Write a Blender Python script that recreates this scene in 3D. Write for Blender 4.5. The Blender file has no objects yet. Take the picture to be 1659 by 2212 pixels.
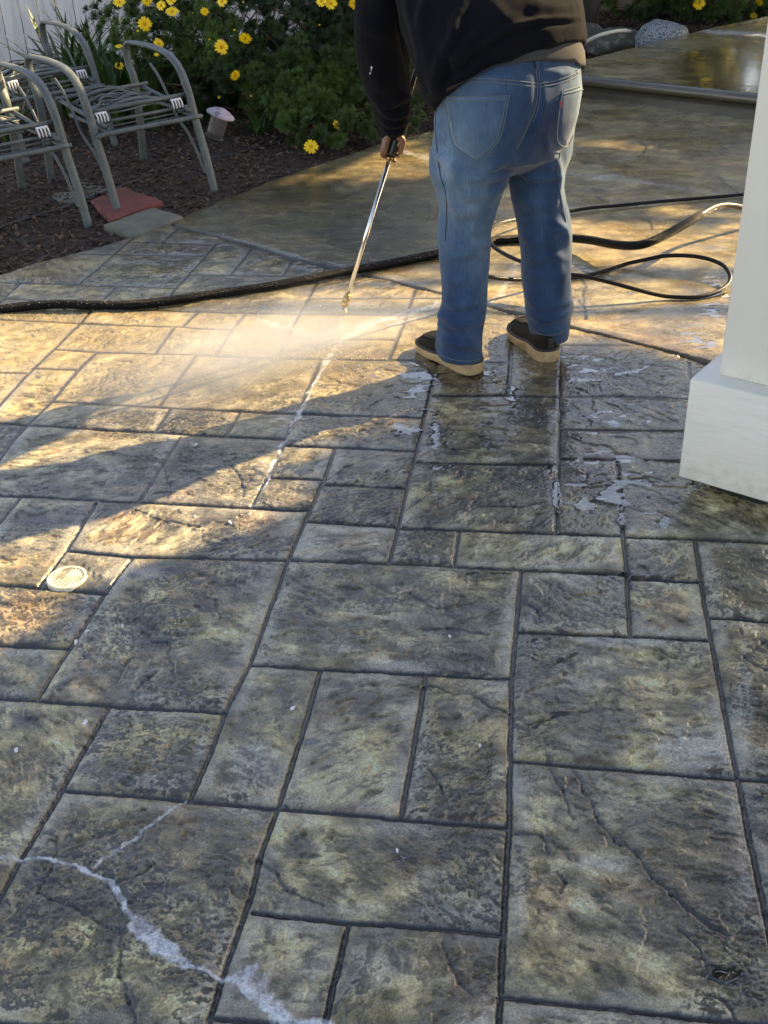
import bpy, bmesh, math, random
import numpy as np
from mathutils import Vector, Matrix
from mathutils.bvhtree import BVHTree
R_ = math.radians
sc = bpy.context.scene
COL = sc.collection
random.seed(7)
rng = np.random.default_rng(11)

# ------------------------------------------------------------------ camera
CH = 1.6; PITCH = R_(31.75); ROLL = R_(-2.41); FPX = 2350.0     # focal length in units of a 1659 px wide picture
fwd = np.array([0, math.cos(PITCH), -math.sin(PITCH)])
_r = np.array([1.0, 0, 0]); _u = np.cross(_r, fwd)
CR = math.cos(ROLL)*_r + math.sin(ROLL)*_u
CU = -math.sin(ROLL)*_r + math.cos(ROLL)*_u
cam = bpy.data.cameras.new('camera'); camo = bpy.data.objects.new('camera', cam); COL.objects.link(camo)
m = Matrix.Identity(4)
for i in range(3):
    m[i][0] = CR[i]; m[i][1] = CU[i]; m[i][2] = -fwd[i]
m[2][3] = CH
camo.matrix_world = m
cam.sensor_fit = 'VERTICAL'; cam.sensor_height = 24.0; cam.lens = 24.0*FPX/2212.0
cam.clip_start = 0.05; cam.clip_end = 400
sc.camera = camo

# ------------------------------------------------------------------ sky and sun
SUN_EL = R_(29.5); SUN_DIR = np.array([0.857, 0.515, 0])
SUN_DIR = SUN_DIR/np.linalg.norm(SUN_DIR)*math.cos(SUN_EL); SUN_DIR[2] = math.sin(SUN_EL)
w = bpy.data.worlds.new("World"); sc.world = w; w.use_nodes = True
nt = w.node_tree; bg = nt.nodes['Background']
sky = nt.nodes.new('ShaderNodeTexSky'); sky.sky_type = 'NISHITA'; sky.sun_disc = False
sky.sun_elevation = SUN_EL; sky.sun_rotation = math.atan2(SUN_DIR[0], SUN_DIR[1])
sky.air_density = 1.0; sky.dust_density = 0.5; sky.ozone_density = 1.0
nt.links.new(sky.outputs[0], bg.inputs[0]); bg.inputs[1].default_value = 0.118
sl = bpy.data.lights.new('sun', 'SUN'); sl.energy = 5.0; sl.angle = R_(0.5); sl.color = (1.0, 0.86, 0.53)
so = bpy.data.objects.new('sun', sl); COL.objects.link(so)
so.rotation_euler = Vector(SUN_DIR).to_track_quat('Z', 'Y').to_euler()
sc.view_settings.view_transform = 'Standard'; sc.view_settings.look = 'None'
sc.view_settings.exposure = 1.74; sc.view_settings.gamma = 1.0
sc.view_settings.use_white_balance = True; sc.view_settings.white_balance_temperature = 8450; sc.view_settings.white_balance_tint = 19
sc.cycles.volume_bounces = 1; sc.cycles.max_bounces = 8

# ------------------------------------------------------------------ helpers
def rayv(x, y):
    return (x-829.5)/FPX*CR - (y-1106)/FPX*CU + fwd
def gp(x, y, z=0.0):
    v = rayv(x, y); t = (z-CH)/v[2]; return np.array([v[0]*t, v[1]*t, z])
def at(x, y, Y):
    v = rayv(x, y); t = Y/v[1]; return np.array([v[0]*t, Y, CH+v[2]*t])
def proj(P):
    P = np.asarray(P, float)-np.array([0, 0, CH]); d = P@fwd
    return 829.5+FPX*(P@CR)/d, 1106-FPX*(P@CU)/d
def scale_at(P):                                    # picture units per metre at a point
    return FPX/((np.asarray(P)-np.array([0, 0, CH]))@fwd)

def hash2(ix, iy, s):
    h = (ix.astype(np.int64)*374761393 + iy.astype(np.int64)*668265263 + s*1442695041) & 0xffffffff
    h = ((h ^ (h >> 13))*1274126177) & 0xffffffff
    return ((h ^ (h >> 16)) & 0xffffff)/float(0xffffff)
def vn(x, y, s=0):
    ix = np.floor(x); iy = np.floor(y); fx = x-ix; fy = y-iy
    fx = fx*fx*(3-2*fx); fy = fy*fy*(3-2*fy)
    a = hash2(ix, iy, s); b = hash2(ix+1, iy, s); c = hash2(ix, iy+1, s); d = hash2(ix+1, iy+1, s)
    return (a+(b-a)*fx)*(1-fy)+(c+(d-c)*fx)*fy
def fbm(x, y, s=0, o=4, g=.5):
    t = 0; a = 1; n = 0
    for k in range(o):
        t = t+a*vn(x*2**k+k*17.3, y*2**k-k*9.1, s+k); n += a; a *= g
    return t/n
def vn3(x, y, z, s=0):
    iz = np.floor(z); f = z-iz; f = f*f*(3-2*f)
    def lay(k):
        return vn(x+k*37.17, y-k*21.7, s)
    return lay(iz)*(1-f)+lay(iz+1)*f
def sstep(a, b, x):
    t = np.clip((x-a)/(b-a), 0, 1); return t*t*(3-2*t)
def seg_dist(px, py, a, b):
    dx, dy = b[0]-a[0], b[1]-a[1]; L2 = dx*dx+dy*dy+1e-12
    t = np.clip(((px-a[0])*dx+(py-a[1])*dy)/L2, 0, 1)
    return np.hypot(px-a[0]-t*dx, py-a[1]-t*dy), t
def inpoly(px, py, poly):
    ins = np.zeros(px.shape, bool); n = len(poly)
    for i in range(n):
        x1, y1 = poly[i][:2]; x2, y2 = poly[(i+1) % n][:2]
        if y1 == y2: continue
        c = ((y1 > py) != (y2 > py)) & (px < (x2-x1)*(py-y1)/(y2-y1)+x1)
        ins ^= c
    return ins

def mkmesh(name, V, quads=None, tris=None, smooth=True):
    me = bpy.data.meshes.new(name)
    V = np.asarray(V, np.float32)
    q = np.zeros((0, 4), np.int32) if quads is None else np.asarray(quads, np.int32).reshape(-1, 4)
    t = np.zeros((0, 3), np.int32) if tris is None else np.asarray(tris, np.int32).reshape(-1, 3)
    me.vertices.add(len(V)); me.vertices.foreach_set('co', V.ravel())
    me.loops.add(q.size+t.size); me.polygons.add(len(q)+len(t))
    me.loops.foreach_set('vertex_index', np.concatenate([q.ravel(), t.ravel()]))
    me.polygons.foreach_set('loop_start', np.concatenate([np.arange(len(q))*4, q.size+np.arange(len(t))*3]).astype(np.int32))
    me.polygons.foreach_set('loop_total', np.concatenate([np.full(len(q), 4), np.full(len(t), 3)]).astype(np.int32))
    me.polygons.foreach_set('use_smooth', np.full(len(q)+len(t), smooth))
    me.update(calc_edges=True)
    return me
class MB:
    """collects shapes into one mesh"""
    def __init__(s): s.V = []; s.Q = []; s.T = []; s.n = 0; s.a = []
    def add(s, V, Q=None, T=None, a=0.0):
        V = np.asarray(V, float)
        s.V.append(V); s.a.append(np.full(len(V), a))
        if Q is not None and len(Q): s.Q.append(np.asarray(Q).reshape(-1, 4)+s.n)
        if T is not None and len(T): s.T.append(np.asarray(T).reshape(-1, 3)+s.n)
        s.n += len(V); return s
    def mesh(s, name, smooth=True, attr=False):
        V = np.concatenate(s.V); Q = np.concatenate(s.Q) if s.Q else None; T = np.concatenate(s.T) if s.T else None
        me = mkmesh(name, V, Q, T, smooth)
        if attr:
            at_ = me.attributes.new('rnd', 'FLOAT', 'POINT'); at_.data.foreach_set('value', np.concatenate(s.a).astype(np.float32))
        return me
    def build(s, name, mat, parent=None, smooth=True, attr=False, **kw):
        return link(name, s.mesh(name, smooth, attr), mat, parent, **kw)
def tag(o, label=None, cat=None, group=None, kind=None):
    if label: o['label'] = label
    if cat: o['category'] = cat
    if group: o['group'] = group
    if kind: o['kind'] = kind
    return o
def link(name, me, mat, parent=None, **kw):
    o = bpy.data.objects.new(name, me); COL.objects.link(o)
    if mat is not None and not me.materials: me.materials.append(mat)
    if parent is not None: o.parent = parent
    tag(o, **kw); return o
def empty(name, loc=(0, 0, 0), **kw):
    o = bpy.data.objects.new(name, None); COL.objects.link(o); o.location = Vector([float(c) for c in loc]); o.empty_display_size = .1
    tag(o, **kw); return o
def reparent_world(child, par):
    child.parent = par; child.matrix_parent_inverse = Matrix.Translation(-Vector(par.location))
def finish_world(par):                               # parts were built in world coordinates under an Empty
    for c in list(COL.objects):
        if c.parent == par: c.matrix_parent_inverse = Matrix.Translation(-Vector(par.location))

def frames(P, up0=None):
    P = np.asarray(P, float); n = len(P)
    T = np.zeros_like(P); T[1:-1] = P[2:]-P[:-2]; T[0] = P[1]-P[0]; T[-1] = P[-1]-P[-2]
    T /= np.linalg.norm(T, axis=1)[:, None]+1e-12
    N = np.zeros_like(P); u = np.array([0, 0, 1.0]) if up0 is None else np.asarray(up0, float)
    if abs(T[0]@u)/np.linalg.norm(u) > .95: u = np.array([1.0, .2, 0])
    v = u-T[0]*(u@T[0]); N[0] = v/np.linalg.norm(v)
    for i in range(1, n):
        v = N[i-1]-T[i]*(N[i-1]@T[i]); N[i] = v/(np.linalg.norm(v)+1e-12)
    return T, N, np.cross(T, N)
def smoothpath(P, n=8, closed=False):                # Catmull-Rom
    P = np.asarray(P, float); out = []; m_ = len(P)
    for i in range(m_-1):
        p0 = P[max(i-1, 0)]; p1 = P[i]; p2 = P[i+1]; p3 = P[min(i+2, m_-1)]
        for k in range(n):
            t = k/n
            out.append(.5*((2*p1)+(-p0+p2)*t+(2*p0-5*p1+4*p2-p3)*t*t+(-p0+3*p1-3*p2+p3)*t**3))
    out.append(P[-1]); return np.array(out)
def loft(mb, rings, caps=True, a=0.0):
    rings = [np.asarray(r, float) for r in rings]; k = len(rings[0]); n = len(rings)
    V = np.concatenate(rings); Q = []
    for i in range(n-1):
        for j in range(k):
            Q.append((i*k+j, i*k+(j+1) % k, (i+1)*k+(j+1) % k, (i+1)*k+j))
    T = []
    if caps:
        c0 = len(V); V = np.vstack([V, rings[0].mean(0), rings[-1].mean(0)])
        for j in range(k):
            T.append((c0, (j+1) % k, j)); T.append((c0+1, (n-1)*k+j, (n-1)*k+(j+1) % k))
    mb.add(V, Q, T, a); return mb
def tube(mb, P, r, seg=10, caps=True, a=0.0, flat=1.0, up=None):
    P = np.asarray(P, float); r = np.broadcast_to(np.asarray(r, float), (len(P),))
    T, N, B = frames(P, up); th = np.linspace(0, 2*np.pi, seg, endpoint=False)
    rings = [P[i]+r[i]*(np.cos(th)[:, None]*N[i]*flat+np.sin(th)[:, None]*B[i]) for i in range(len(P))]
    return loft(mb, rings, caps, a)
def band(mb, P, wv, th, wide_dir):                   # flat bar along P; wide_dir = direction of its width
    P = np.asarray(P, float); T, _, _ = frames(P); W = np.asarray(wide_dir, float); W /= np.linalg.norm(W)
    rings = []
    b = .25
    for i in range(len(P)):
        N = np.cross(T[i], W); N /= np.linalg.norm(N)
        pts = []
        for (u, v) in ((-1, -1+b), (-1+b*.4, -1), (1-b*.4, -1), (1, -1+b), (1, 1-b), (1-b*.4, 1), (-1+b*.4, 1), (-1, 1-b)):
            pts.append(P[i]+W*u*wv/2+N*v*th/2)
        rings.append(pts)
    return loft(mb, rings)
def box(mb, c, s, ax=None, bev=0.0, a=0.0):
    ax = np.eye(3) if ax is None else np.asarray(ax, float); c = np.asarray(c, float); h = np.asarray(s, float)/2
    if bev <= 0:
        V = [c+ax[0]*h[0]*x+ax[1]*h[1]*y+ax[2]*h[2]*z for z in (-1, 1) for y in (-1, 1) for x in (-1, 1)]
        Q = [(0, 2, 3, 1), (4, 5, 7, 6), (0, 1, 5, 4), (2, 6, 7, 3), (0, 4, 6, 2), (1, 3, 7, 5)]
        return mb.add(V, Q, a=a)
    b = bev; rings = []
    def ring(z, ins):
        x, y = h[0]-ins, h[1]-ins; pts = []
        for sx, sy in ((1, 1), (-1, 1), (-1, -1), (1, -1)):
            for q in range(3):
                an = {(1, 1): 0, (-1, 1): 90, (-1, -1): 180, (1, -1): 270}[(sx, sy)]+45*q
                pts.append(c+ax[0]*(sx*(x-b)+b*math.cos(R_(an)))+ax[1]*(sy*(y-b)+b*math.sin(R_(an)))+ax[2]*z)
        return pts
    for z, ins in ((-h[2], b), (-h[2]+b*.3, b*.3), (-h[2]+b, 0), (h[2]-b, 0), (h[2]-b*.3, b*.3), (h[2], b)): rings.append(ring(z, ins))
    return loft(mb, rings, a=a)
def ellipsoid(mb, c, rad, ax=None, nu=20, nv=12, a=0.0, fn=None):
    ax = np.eye(3) if ax is None else np.asarray(ax, float); rings = []
    for i in range(1, nv):
        ph = math.pi*i/nv; pts = []
        for j in range(nu):
            t = 2*math.pi*j/nu; d = np.array([math.sin(ph)*math.cos(t), math.sin(ph)*math.sin(t), -math.cos(ph)])
            k = fn(d) if fn else 1.0
            pts.append(np.asarray(c)+k*(ax[0]*rad[0]*d[0]+ax[1]*rad[1]*d[1]+ax[2]*rad[2]*d[2]))
        rings.append(pts)
    return loft(mb, rings, a=a)
def remesh(me, vox, smooth_it=4, fac=.5):
    o = bpy.data.objects.new('tmp', me); COL.objects.link(o)
    md = o.modifiers.new('r', 'REMESH'); md.mode = 'VOXEL'; md.voxel_size = vox
    if smooth_it:
        m2 = o.modifiers.new('s', 'SMOOTH'); m2.iterations = smooth_it; m2.factor = fac
    dg = bpy.context.evaluated_depsgraph_get(); dg.update()
    me2 = bpy.data.meshes.new_from_object(o.evaluated_get(dg)); bpy.data.objects.remove(o)
    me2.polygons.foreach_set('use_smooth', np.full(len(me2.polygons), True)); me2.update()
    return me2
def vget(me):
    v = np.zeros(len(me.vertices)*3, np.float32); me.vertices.foreach_get('co', v)
    n = np.zeros(len(me.vertices)*3, np.float32); me.vertices.foreach_get('normal', n)
    return v.reshape(-1, 3).astype(float), n.reshape(-1, 3).astype(float)
def vset(me, V):
    me.vertices.foreach_set('co', np.asarray(V, np.float32).ravel()); me.update()
def fattr(me, name, val):
    a_ = me.attributes.new(name, 'FLOAT', 'POINT'); a_.data.foreach_set('value', np.asarray(val, np.float32))

# ------------------------------------------------------------------ materials
def mat(name, base=(.5, .5, .5), rough=.6, metal=0.0, var=0.0, vscale=8.0, col2=None, bump=0.0, bscale=60.0, coords='Object',
        spec=.5, stretch=(1, 1, 1), detail=4, coat=0.0, sss=0.0, trans=0.0, sheen=0.0, roughvar=0.0, attr=None, acol=None, thr=(.35, .65)):
    m_ = bpy.data.materials.new(name); m_.use_nodes = True; n = m_.node_tree.nodes; l = m_.node_tree.links
    b = n['Principled BSDF']
    b.inputs['Base Color'].default_value = (*base, 1); b.inputs['Roughness'].default_value = rough
    b.inputs['Metallic'].default_value = metal; b.inputs['Specular IOR Level'].default_value = spec
    b.inputs['Coat Weight'].default_value = coat; b.inputs['Subsurface Weight'].default_value = sss
    b.inputs['Transmission Weight'].default_value = trans; b.inputs['Sheen Weight'].default_value = sheen
    if sss: b.inputs['Subsurface Radius'].default_value = (.02, .008, .004)
    tc = n.new('ShaderNodeTexCoord'); mp = n.new('ShaderNodeMapping'); mp.inputs['Scale'].default_value = stretch
    l.new(tc.outputs[coords], mp.inputs[0])
    src = None
    if col2 is not None:
        no = n.new('ShaderNodeTexNoise'); no.inputs['Scale'].default_value = vscale; no.inputs['Detail'].default_value = detail
        l.new(mp.outputs[0], no.inputs['Vector'])
        mr = n.new('ShaderNodeMapRange'); mr.inputs[1].default_value = thr[0]; mr.inputs[2].default_value = thr[1]
        l.new(no.outputs['Fac'], mr.inputs[0])
        mx = n.new('ShaderNodeMix'); mx.data_type = 'RGBA'; mx.inputs['A'].default_value = (*base, 1); mx.inputs['B'].default_value = (*col2, 1)
        l.new(mr.outputs[0], mx.inputs['Factor']); src = mx.outputs['Result']
        if roughvar:
            r2 = n.new('ShaderNodeMapRange'); r2.inputs[3].default_value = rough; r2.inputs[4].default_value = rough+roughvar
            l.new(mr.outputs[0], r2.inputs[0]); l.new(r2.outputs[0], b.inputs['Roughness'])
    if attr:
        an = n.new('ShaderNodeAttribute'); an.attribute_name = attr
        m3 = n.new('ShaderNodeMix'); m3.data_type = 'RGBA'; m3.inputs['B'].default_value = (*acol, 1)
        if src: l.new(src, m3.inputs['A'])
        else: m3.inputs['A'].default_value = (*base, 1)
        l.new(an.outputs['Fac'], m3.inputs['Factor']); src = m3.outputs['Result']
    if src: l.new(src, b.inputs['Base Color'])
    if bump:
        nb = n.new('ShaderNodeTexNoise'); nb.inputs['Scale'].default_value = bscale; nb.inputs['Detail'].default_value = 5
        l.new(mp.outputs[0], nb.inputs['Vector'])
        bp = n.new('ShaderNodeBump'); bp.inputs['Strength'].default_value = bump; bp.inputs['Distance'].default_value = .01
        l.new(nb.outputs['Fac'], bp.inputs['Height']); l.new(bp.outputs[0], b.inputs['Normal'])
    return m_
# ------------------------------------------------------------------ the paving: measured joint lines (picture -> ground)
CROP = {'e': (0, 550, 1.728), 'f': (960, 550, 1.728), 'a': (0, 1200, 1.728), 'b': (960, 1200, 1.728), 'c': (0, 1860, 1.728), 'd': (960, 1860, 1.728),
        'g': (0, 540, 3.318), 'h': (500, 600, 3.318), 'i': (0, 800, 3.318), 'j': (500, 860, 3.318), 'k': (1350, 750, 3.318), 'm': (1200, 400, 2.304),
        'r': (1400, 0, 3.19), 't': (860, 0, 2.592), 'q': (0, 0, 2.592), 'D': (0, 0, .864)}
def DL(s):
    out = []; c = 'D'
    for w_ in s.split():
        if w_[0].isalpha(): c = w_[0]; w_ = w_[1:]
        x, y = map(float, w_.split(',')); X, Y, k = CROP[c]; out.append(((X+x/k)*.864, (Y+y/k)*.864))
    return out
def GL(s, z=0.0): return np.array([gp(x, y, z)[:2] for x, y in DL(s)])
JV = '''g1165,135 655,565
g1470,110 1345,220
h120,35 g1659,382 1480,570 1375,695 1305,775
g175,560 0,715
g960,585 850,700 765,780 665,890 555,995 i450,240 210,470 0,700
g1635,800 1510,920
i1440,70 1290,270
h380,610 265,745 130,952
h1045,225 975,350 820,625 735,790 635,980
h780,150 685,292
h430,65 255,283
f135,300 80,460 40,560 22,605
f572,410 550,560 535,757
f230,612 195,770 130,1040 b105,0 60,205 20,360
f762,538 758,760 755,1030 b740,228
k1225,500 1245,640
f1005,1035 1025,1210 b1035,240 1050,420 1065,670
i800,270 640,420 430,675 230,870 110,995 e0,1030
i1630,290 1320,715
i1410,740 1285,930
e775,940 600,1215
j330,570 215,755
j1010,120 800,580 690,840 610,995 e1085,1238
e1445,990 1395,1140 a1395,0 1240,350 1080,790 965,1010 c920,0 820,240
b325,222 303,370
a415,100 285,305 165,458
a85,75 0,180
a570,335 450,490 300,725 160,945
a470,975 335,1210 c270,190 90,490 0,655
a1385,820 c1290,0 1200,270 1115,500 1085,650 960,1000 900,1210
b180,840 d130,0 75,302
b590,388 570,650 550,860 d545,0 540,360 515,830 500,1210
b1345,256 1370,430 1415,690 1450,870 d1500,0 1530,150 1600,500 1659,780
c1505,775 1400,1210'''
JH = '''g1080,215 h120,35
g650,315 1660,328 h30,130
g0,555 655,570 760,580 960,580 1470,598
g45,685 320,700 845,705
g0,860 665,890 1500,920 1660,932 h265,745
g760,773 1305,780 h0,597 380,605 830,615 1659,620 f100,410
g1565,485 h690,295 1000,305
h905,488 1659,485 f135,338 300,338
i455,245 800,268 1600,285 j0,92 640,118 1600,135
h715,820 1640,828 f60,518
f565,535 1050,540
f25,605 550,617
k1245,637 1290,632
f200,757 755,760 1310,768
f755,905 1290,912
f755,1030 1005,1035 1270,1040
j700,840 1659,880 f148,998
f135,1045 750,1057
e1395,1140 1659,1152 f95,1155
i430,675 1310,722 1659,740 j780,575 1659,605 f0,848 175,855
i270,400 650,415
i0,430 210,440
i0,855 235,870 1280,930 1659,955 j700,785
e1155,1112 1395,1120
a0,65 600,95 1340,130
a1325,178 b50,200
b60,205 740,228 1030,240 1659,268
a285,305 560,330 1250,345 1659,355 b300,370 590,385 1040,400
a0,450 165,462 460,488
a0,710 300,725
a0,940 470,970 970,1000
a1080,795 1390,815 1659,822 b0,825 180,835 555,852
b575,650 1065,672 1410,690
b1055,420 1370,437
b1400,590 1659,608
d550,70 1525,145 1659,155
c270,195 820,240 1195,275 1659,310 d0,315 530,355
c1095,720 1500,765 1659,775 d0,770 510,820
c0,1200 200,1210
c905,1175 1200,1200
d500,1085 1000,1140 1659,1210'''
JOINTS = [GL(s) for s in (JV+'\n'+JH).strip().split('\n')]
# joints that run out of the picture are carried on a little
def extend(l, d=.9):
    (x, y) = proj([*l[-1], 0]); o = l
    if x < 8 or x > 1651 or y > 2195:
        v = l[-1]-l[-2]; o = np.vstack([l, l[-1]+v/np.linalg.norm(v)*d])
    (x, y) = proj([*l[0], 0])
    if x < 8 or x > 1651 or y > 2195:
        v = l[0]-l[1]; o = np.vstack([o[0]+v/np.linalg.norm(v)*d, o])
    return o
JOINTS = [extend(l) for l in JOINTS]
DIAG = GL('D359,480 550,532 635,558 829,602 1549,785')
DIAG = np.vstack([DIAG, DIAG[-1]+(DIAG[-1]-DIAG[-2])*1.5])
EDGE = np.array([gp(x, y)[:2] for x, y in ((-500, 690), (-60, 603), (0, 590), (100, 560), (200, 535), (292, 508), (340, 480), (395, 466), (480, 430), (600, 382), (740, 337), (830, 305), (935, 281), (1010, 255), (1100, 222))])
EDGE = np.vstack([EDGE, [[1.45, 8.7], [1.783, 9.466], [2.671, 10.316], [3.23, 10.851], [3.922, 11.415], [9, 15.5]]])
PATIO_POLY = np.vstack([EDGE, [[14, 15], [14, -4], [-9, -4], [-9, 3.2]]])
WHITE = [('D0,1853 60,1857 110,1857 160,1858 200,1880 235,1905 270,1955 300,1990', .007, 1), ('D300,1990 340,2035 370,2062 400,2078', .017, 1), ('D400,2078 440,2092 480,2110', .008, 1), ('c960,1005 1050,1065 1150,1120 1230,1175 1320,1195 1400,1207', .014, 1),
         ('D-90,1840 0,1853', .006, 1), ('D215,1870 260,1830 300,1795 350,1765 405,1725', .007, .8), ('c980,1000 1040,985 1100,970', .015, .6), ('c1040,1040 1110,1030', .02, .5),
         ('D740,735 720,750 700,790 680,830 660,865 635,912', .012, .9), ('D635,912 610,965 580,1030 548,1088', .006, 1), ('D525,1083 562,1086', .004, .9), ('D955,655 900,672 830,690 780,708 735,738', .034, .75), ('D960,668 900,690 850,705', .02, .4),
         ('D560,690 630,712 700,735', .018, .5), ('D1190,368 1225,375 1300,382 1400,395 1500,410 1640,428', .05, .26), ('D855,322 935,346', .05, .45), ('D1135,570 1100,610 1055,655', .02, .22), ('D1120,560 1080,640', .02, .3)]
SCARP = '''d820,110 860,200 930,340 1000,420 1100,490 1160,590 1240,650 1320,720 1430,800 1500,820
d710,110 770,210 800,300
d550,385 680,400 710,490
d250,870 270,950 320,1030 380,1080
d1270,810 1370,880 1400,960
d1410,1080 1500,1140 1530,1180
c160,630 220,660 330,710 420,770 520,820
c245,400 235,480 200,570 160,630
c510,600 600,560 660,510
c530,900 520,1000 560,1120 590,1200
b380,925 450,980 545,1005
b640,1060 730,1010 900,990
b600,530 660,560 685,620
b210,0 205,60 110,125
b370,110 560,110 700,95
b1659,690 1550,770 1659,830
b710,800 760,770 830,740
a430,200 590,135 680,170 850,200
a500,870 540,790 570,760
a660,700 720,700 740,780 760,860
a590,900 640,860 680,830
e1000,1060 1040,1120 1050,1190
e710,1080 740,1150 730,1200
i640,110 740,150 860,170
c1110,500 1200,560 1240,640 1400,700
b110,500 230,560 400,520
b150,650 300,640 440,670
b120,900 200,880 310,920
d190,110 250,170 270,260
d740,560 780,600 770,650
a870,500 930,520 960,600'''
CRACKS = '''r630,1130 690,1170 660,1230
f845,245 875,290 862,330 872,390 865,430
r1250,1400 1330,1470 1440,1560
h920,450 985,470
i820,540 850,600 840,640
k320,0 370,70 380,160
m670,210 740,250
m970,340 990,400'''
PUD = [(905, 815, 55, 40, .9), (900, 850, 50, 40, .8), (885, 925, 40, 20, 1), (940, 930, 12, 38, 1.2), (830, 800, 90, 30, .5), (1105, 850, 14, 40, .8), (1060, 800, 40, 30, .5), (985, 770, 30, 12, .6), (1000, 950, 90, 30, .35), (1190, 1010, 12, 20, .9),
       (1202, 1072, 10, 42, 1.5), (1245, 1045, 50, 20, .7), (1250, 1095, 50, 25, .7), (1322, 1072, 36, 24, 1.2), (1345, 1110, 12, 30, .9), (1370, 1030, 60, 30, .7), (1400, 1090, 50, 40, .5), (1438, 1130, 13, 18, 1.2), (1300, 990, 120, 30, .6), (1330, 900, 130, 40, .45),
       (1300, 800, 120, 40, .5), (1500, 720, 60, 60, .6), (1540, 650, 40, 70, .6), (1570, 2105, 32, 16, 1.2), (960, 1012, 28, 5, 1), (860, 1848, 35, 20, .6), (420, 962, 10, 5, 1.5), (1060, 1240, 60, 4, .7), (1320, 1235, 60, 4, .7), (1230, 800, 40, 30, .5)]

def cell_labels():                                   # which stone a point belongs to (flood fill on a 6 mm raster)
    st = .007; X0, Y0, nx, ny = -3.2, .4, 700, 780
    gx, gy = np.meshgrid(X0+np.arange(nx)*st, Y0+np.arange(ny)*st)
    wall = np.zeros((ny, nx), bool)
    for l in JOINTS+[DIAG]:
        for a, b in zip(l[:-1], l[1:]):
            x0, x1 = sorted((a[0], b[0])); y0, y1 = sorted((a[1], b[1]))
            i0 = max(int((x0-.03-X0)/st), 0); i1 = min(int((x1+.03-X0)/st)+1, nx); j0 = max(int((y0-.03-Y0)/st), 0); j1 = min(int((y1+.03-Y0)/st)+1, ny)
            if i1 <= i0 or j1 <= j0: continue
            d, _ = seg_dist(gx[j0:j1, i0:i1], gy[j0:j1, i0:i1], a, b); wall[j0:j1, i0:i1] |= d < .0075
    lab = np.arange(1, nx*ny+1).reshape(ny, nx); lab[wall] = 0
    for it in range(70):
        o = lab.copy()
        for k_ in range(6):
            for ax in (0, 1):
                for s in (1, -1): lab = np.maximum(lab, np.roll(lab, s, ax)); lab[wall] = 0
        f = np.concatenate([[0], lab.ravel()])
        for k_ in range(4): f[1:] = f[f[1:]]
        lab = f[1:].reshape(ny, nx).copy(); lab[wall] = 0
        if (o == lab).all(): break
    for _ in range(3):
        z = lab == 0; n_ = np.maximum(np.roll(lab, 1, 0), np.roll(lab, 1, 1)); lab = np.where(z, n_, lab)
        z = lab == 0; n_ = np.maximum(np.roll(lab, -1, 0), np.roll(lab, -1, 1)); lab = np.where(z, n_, lab)
    return X0, Y0, st, lab

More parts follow.
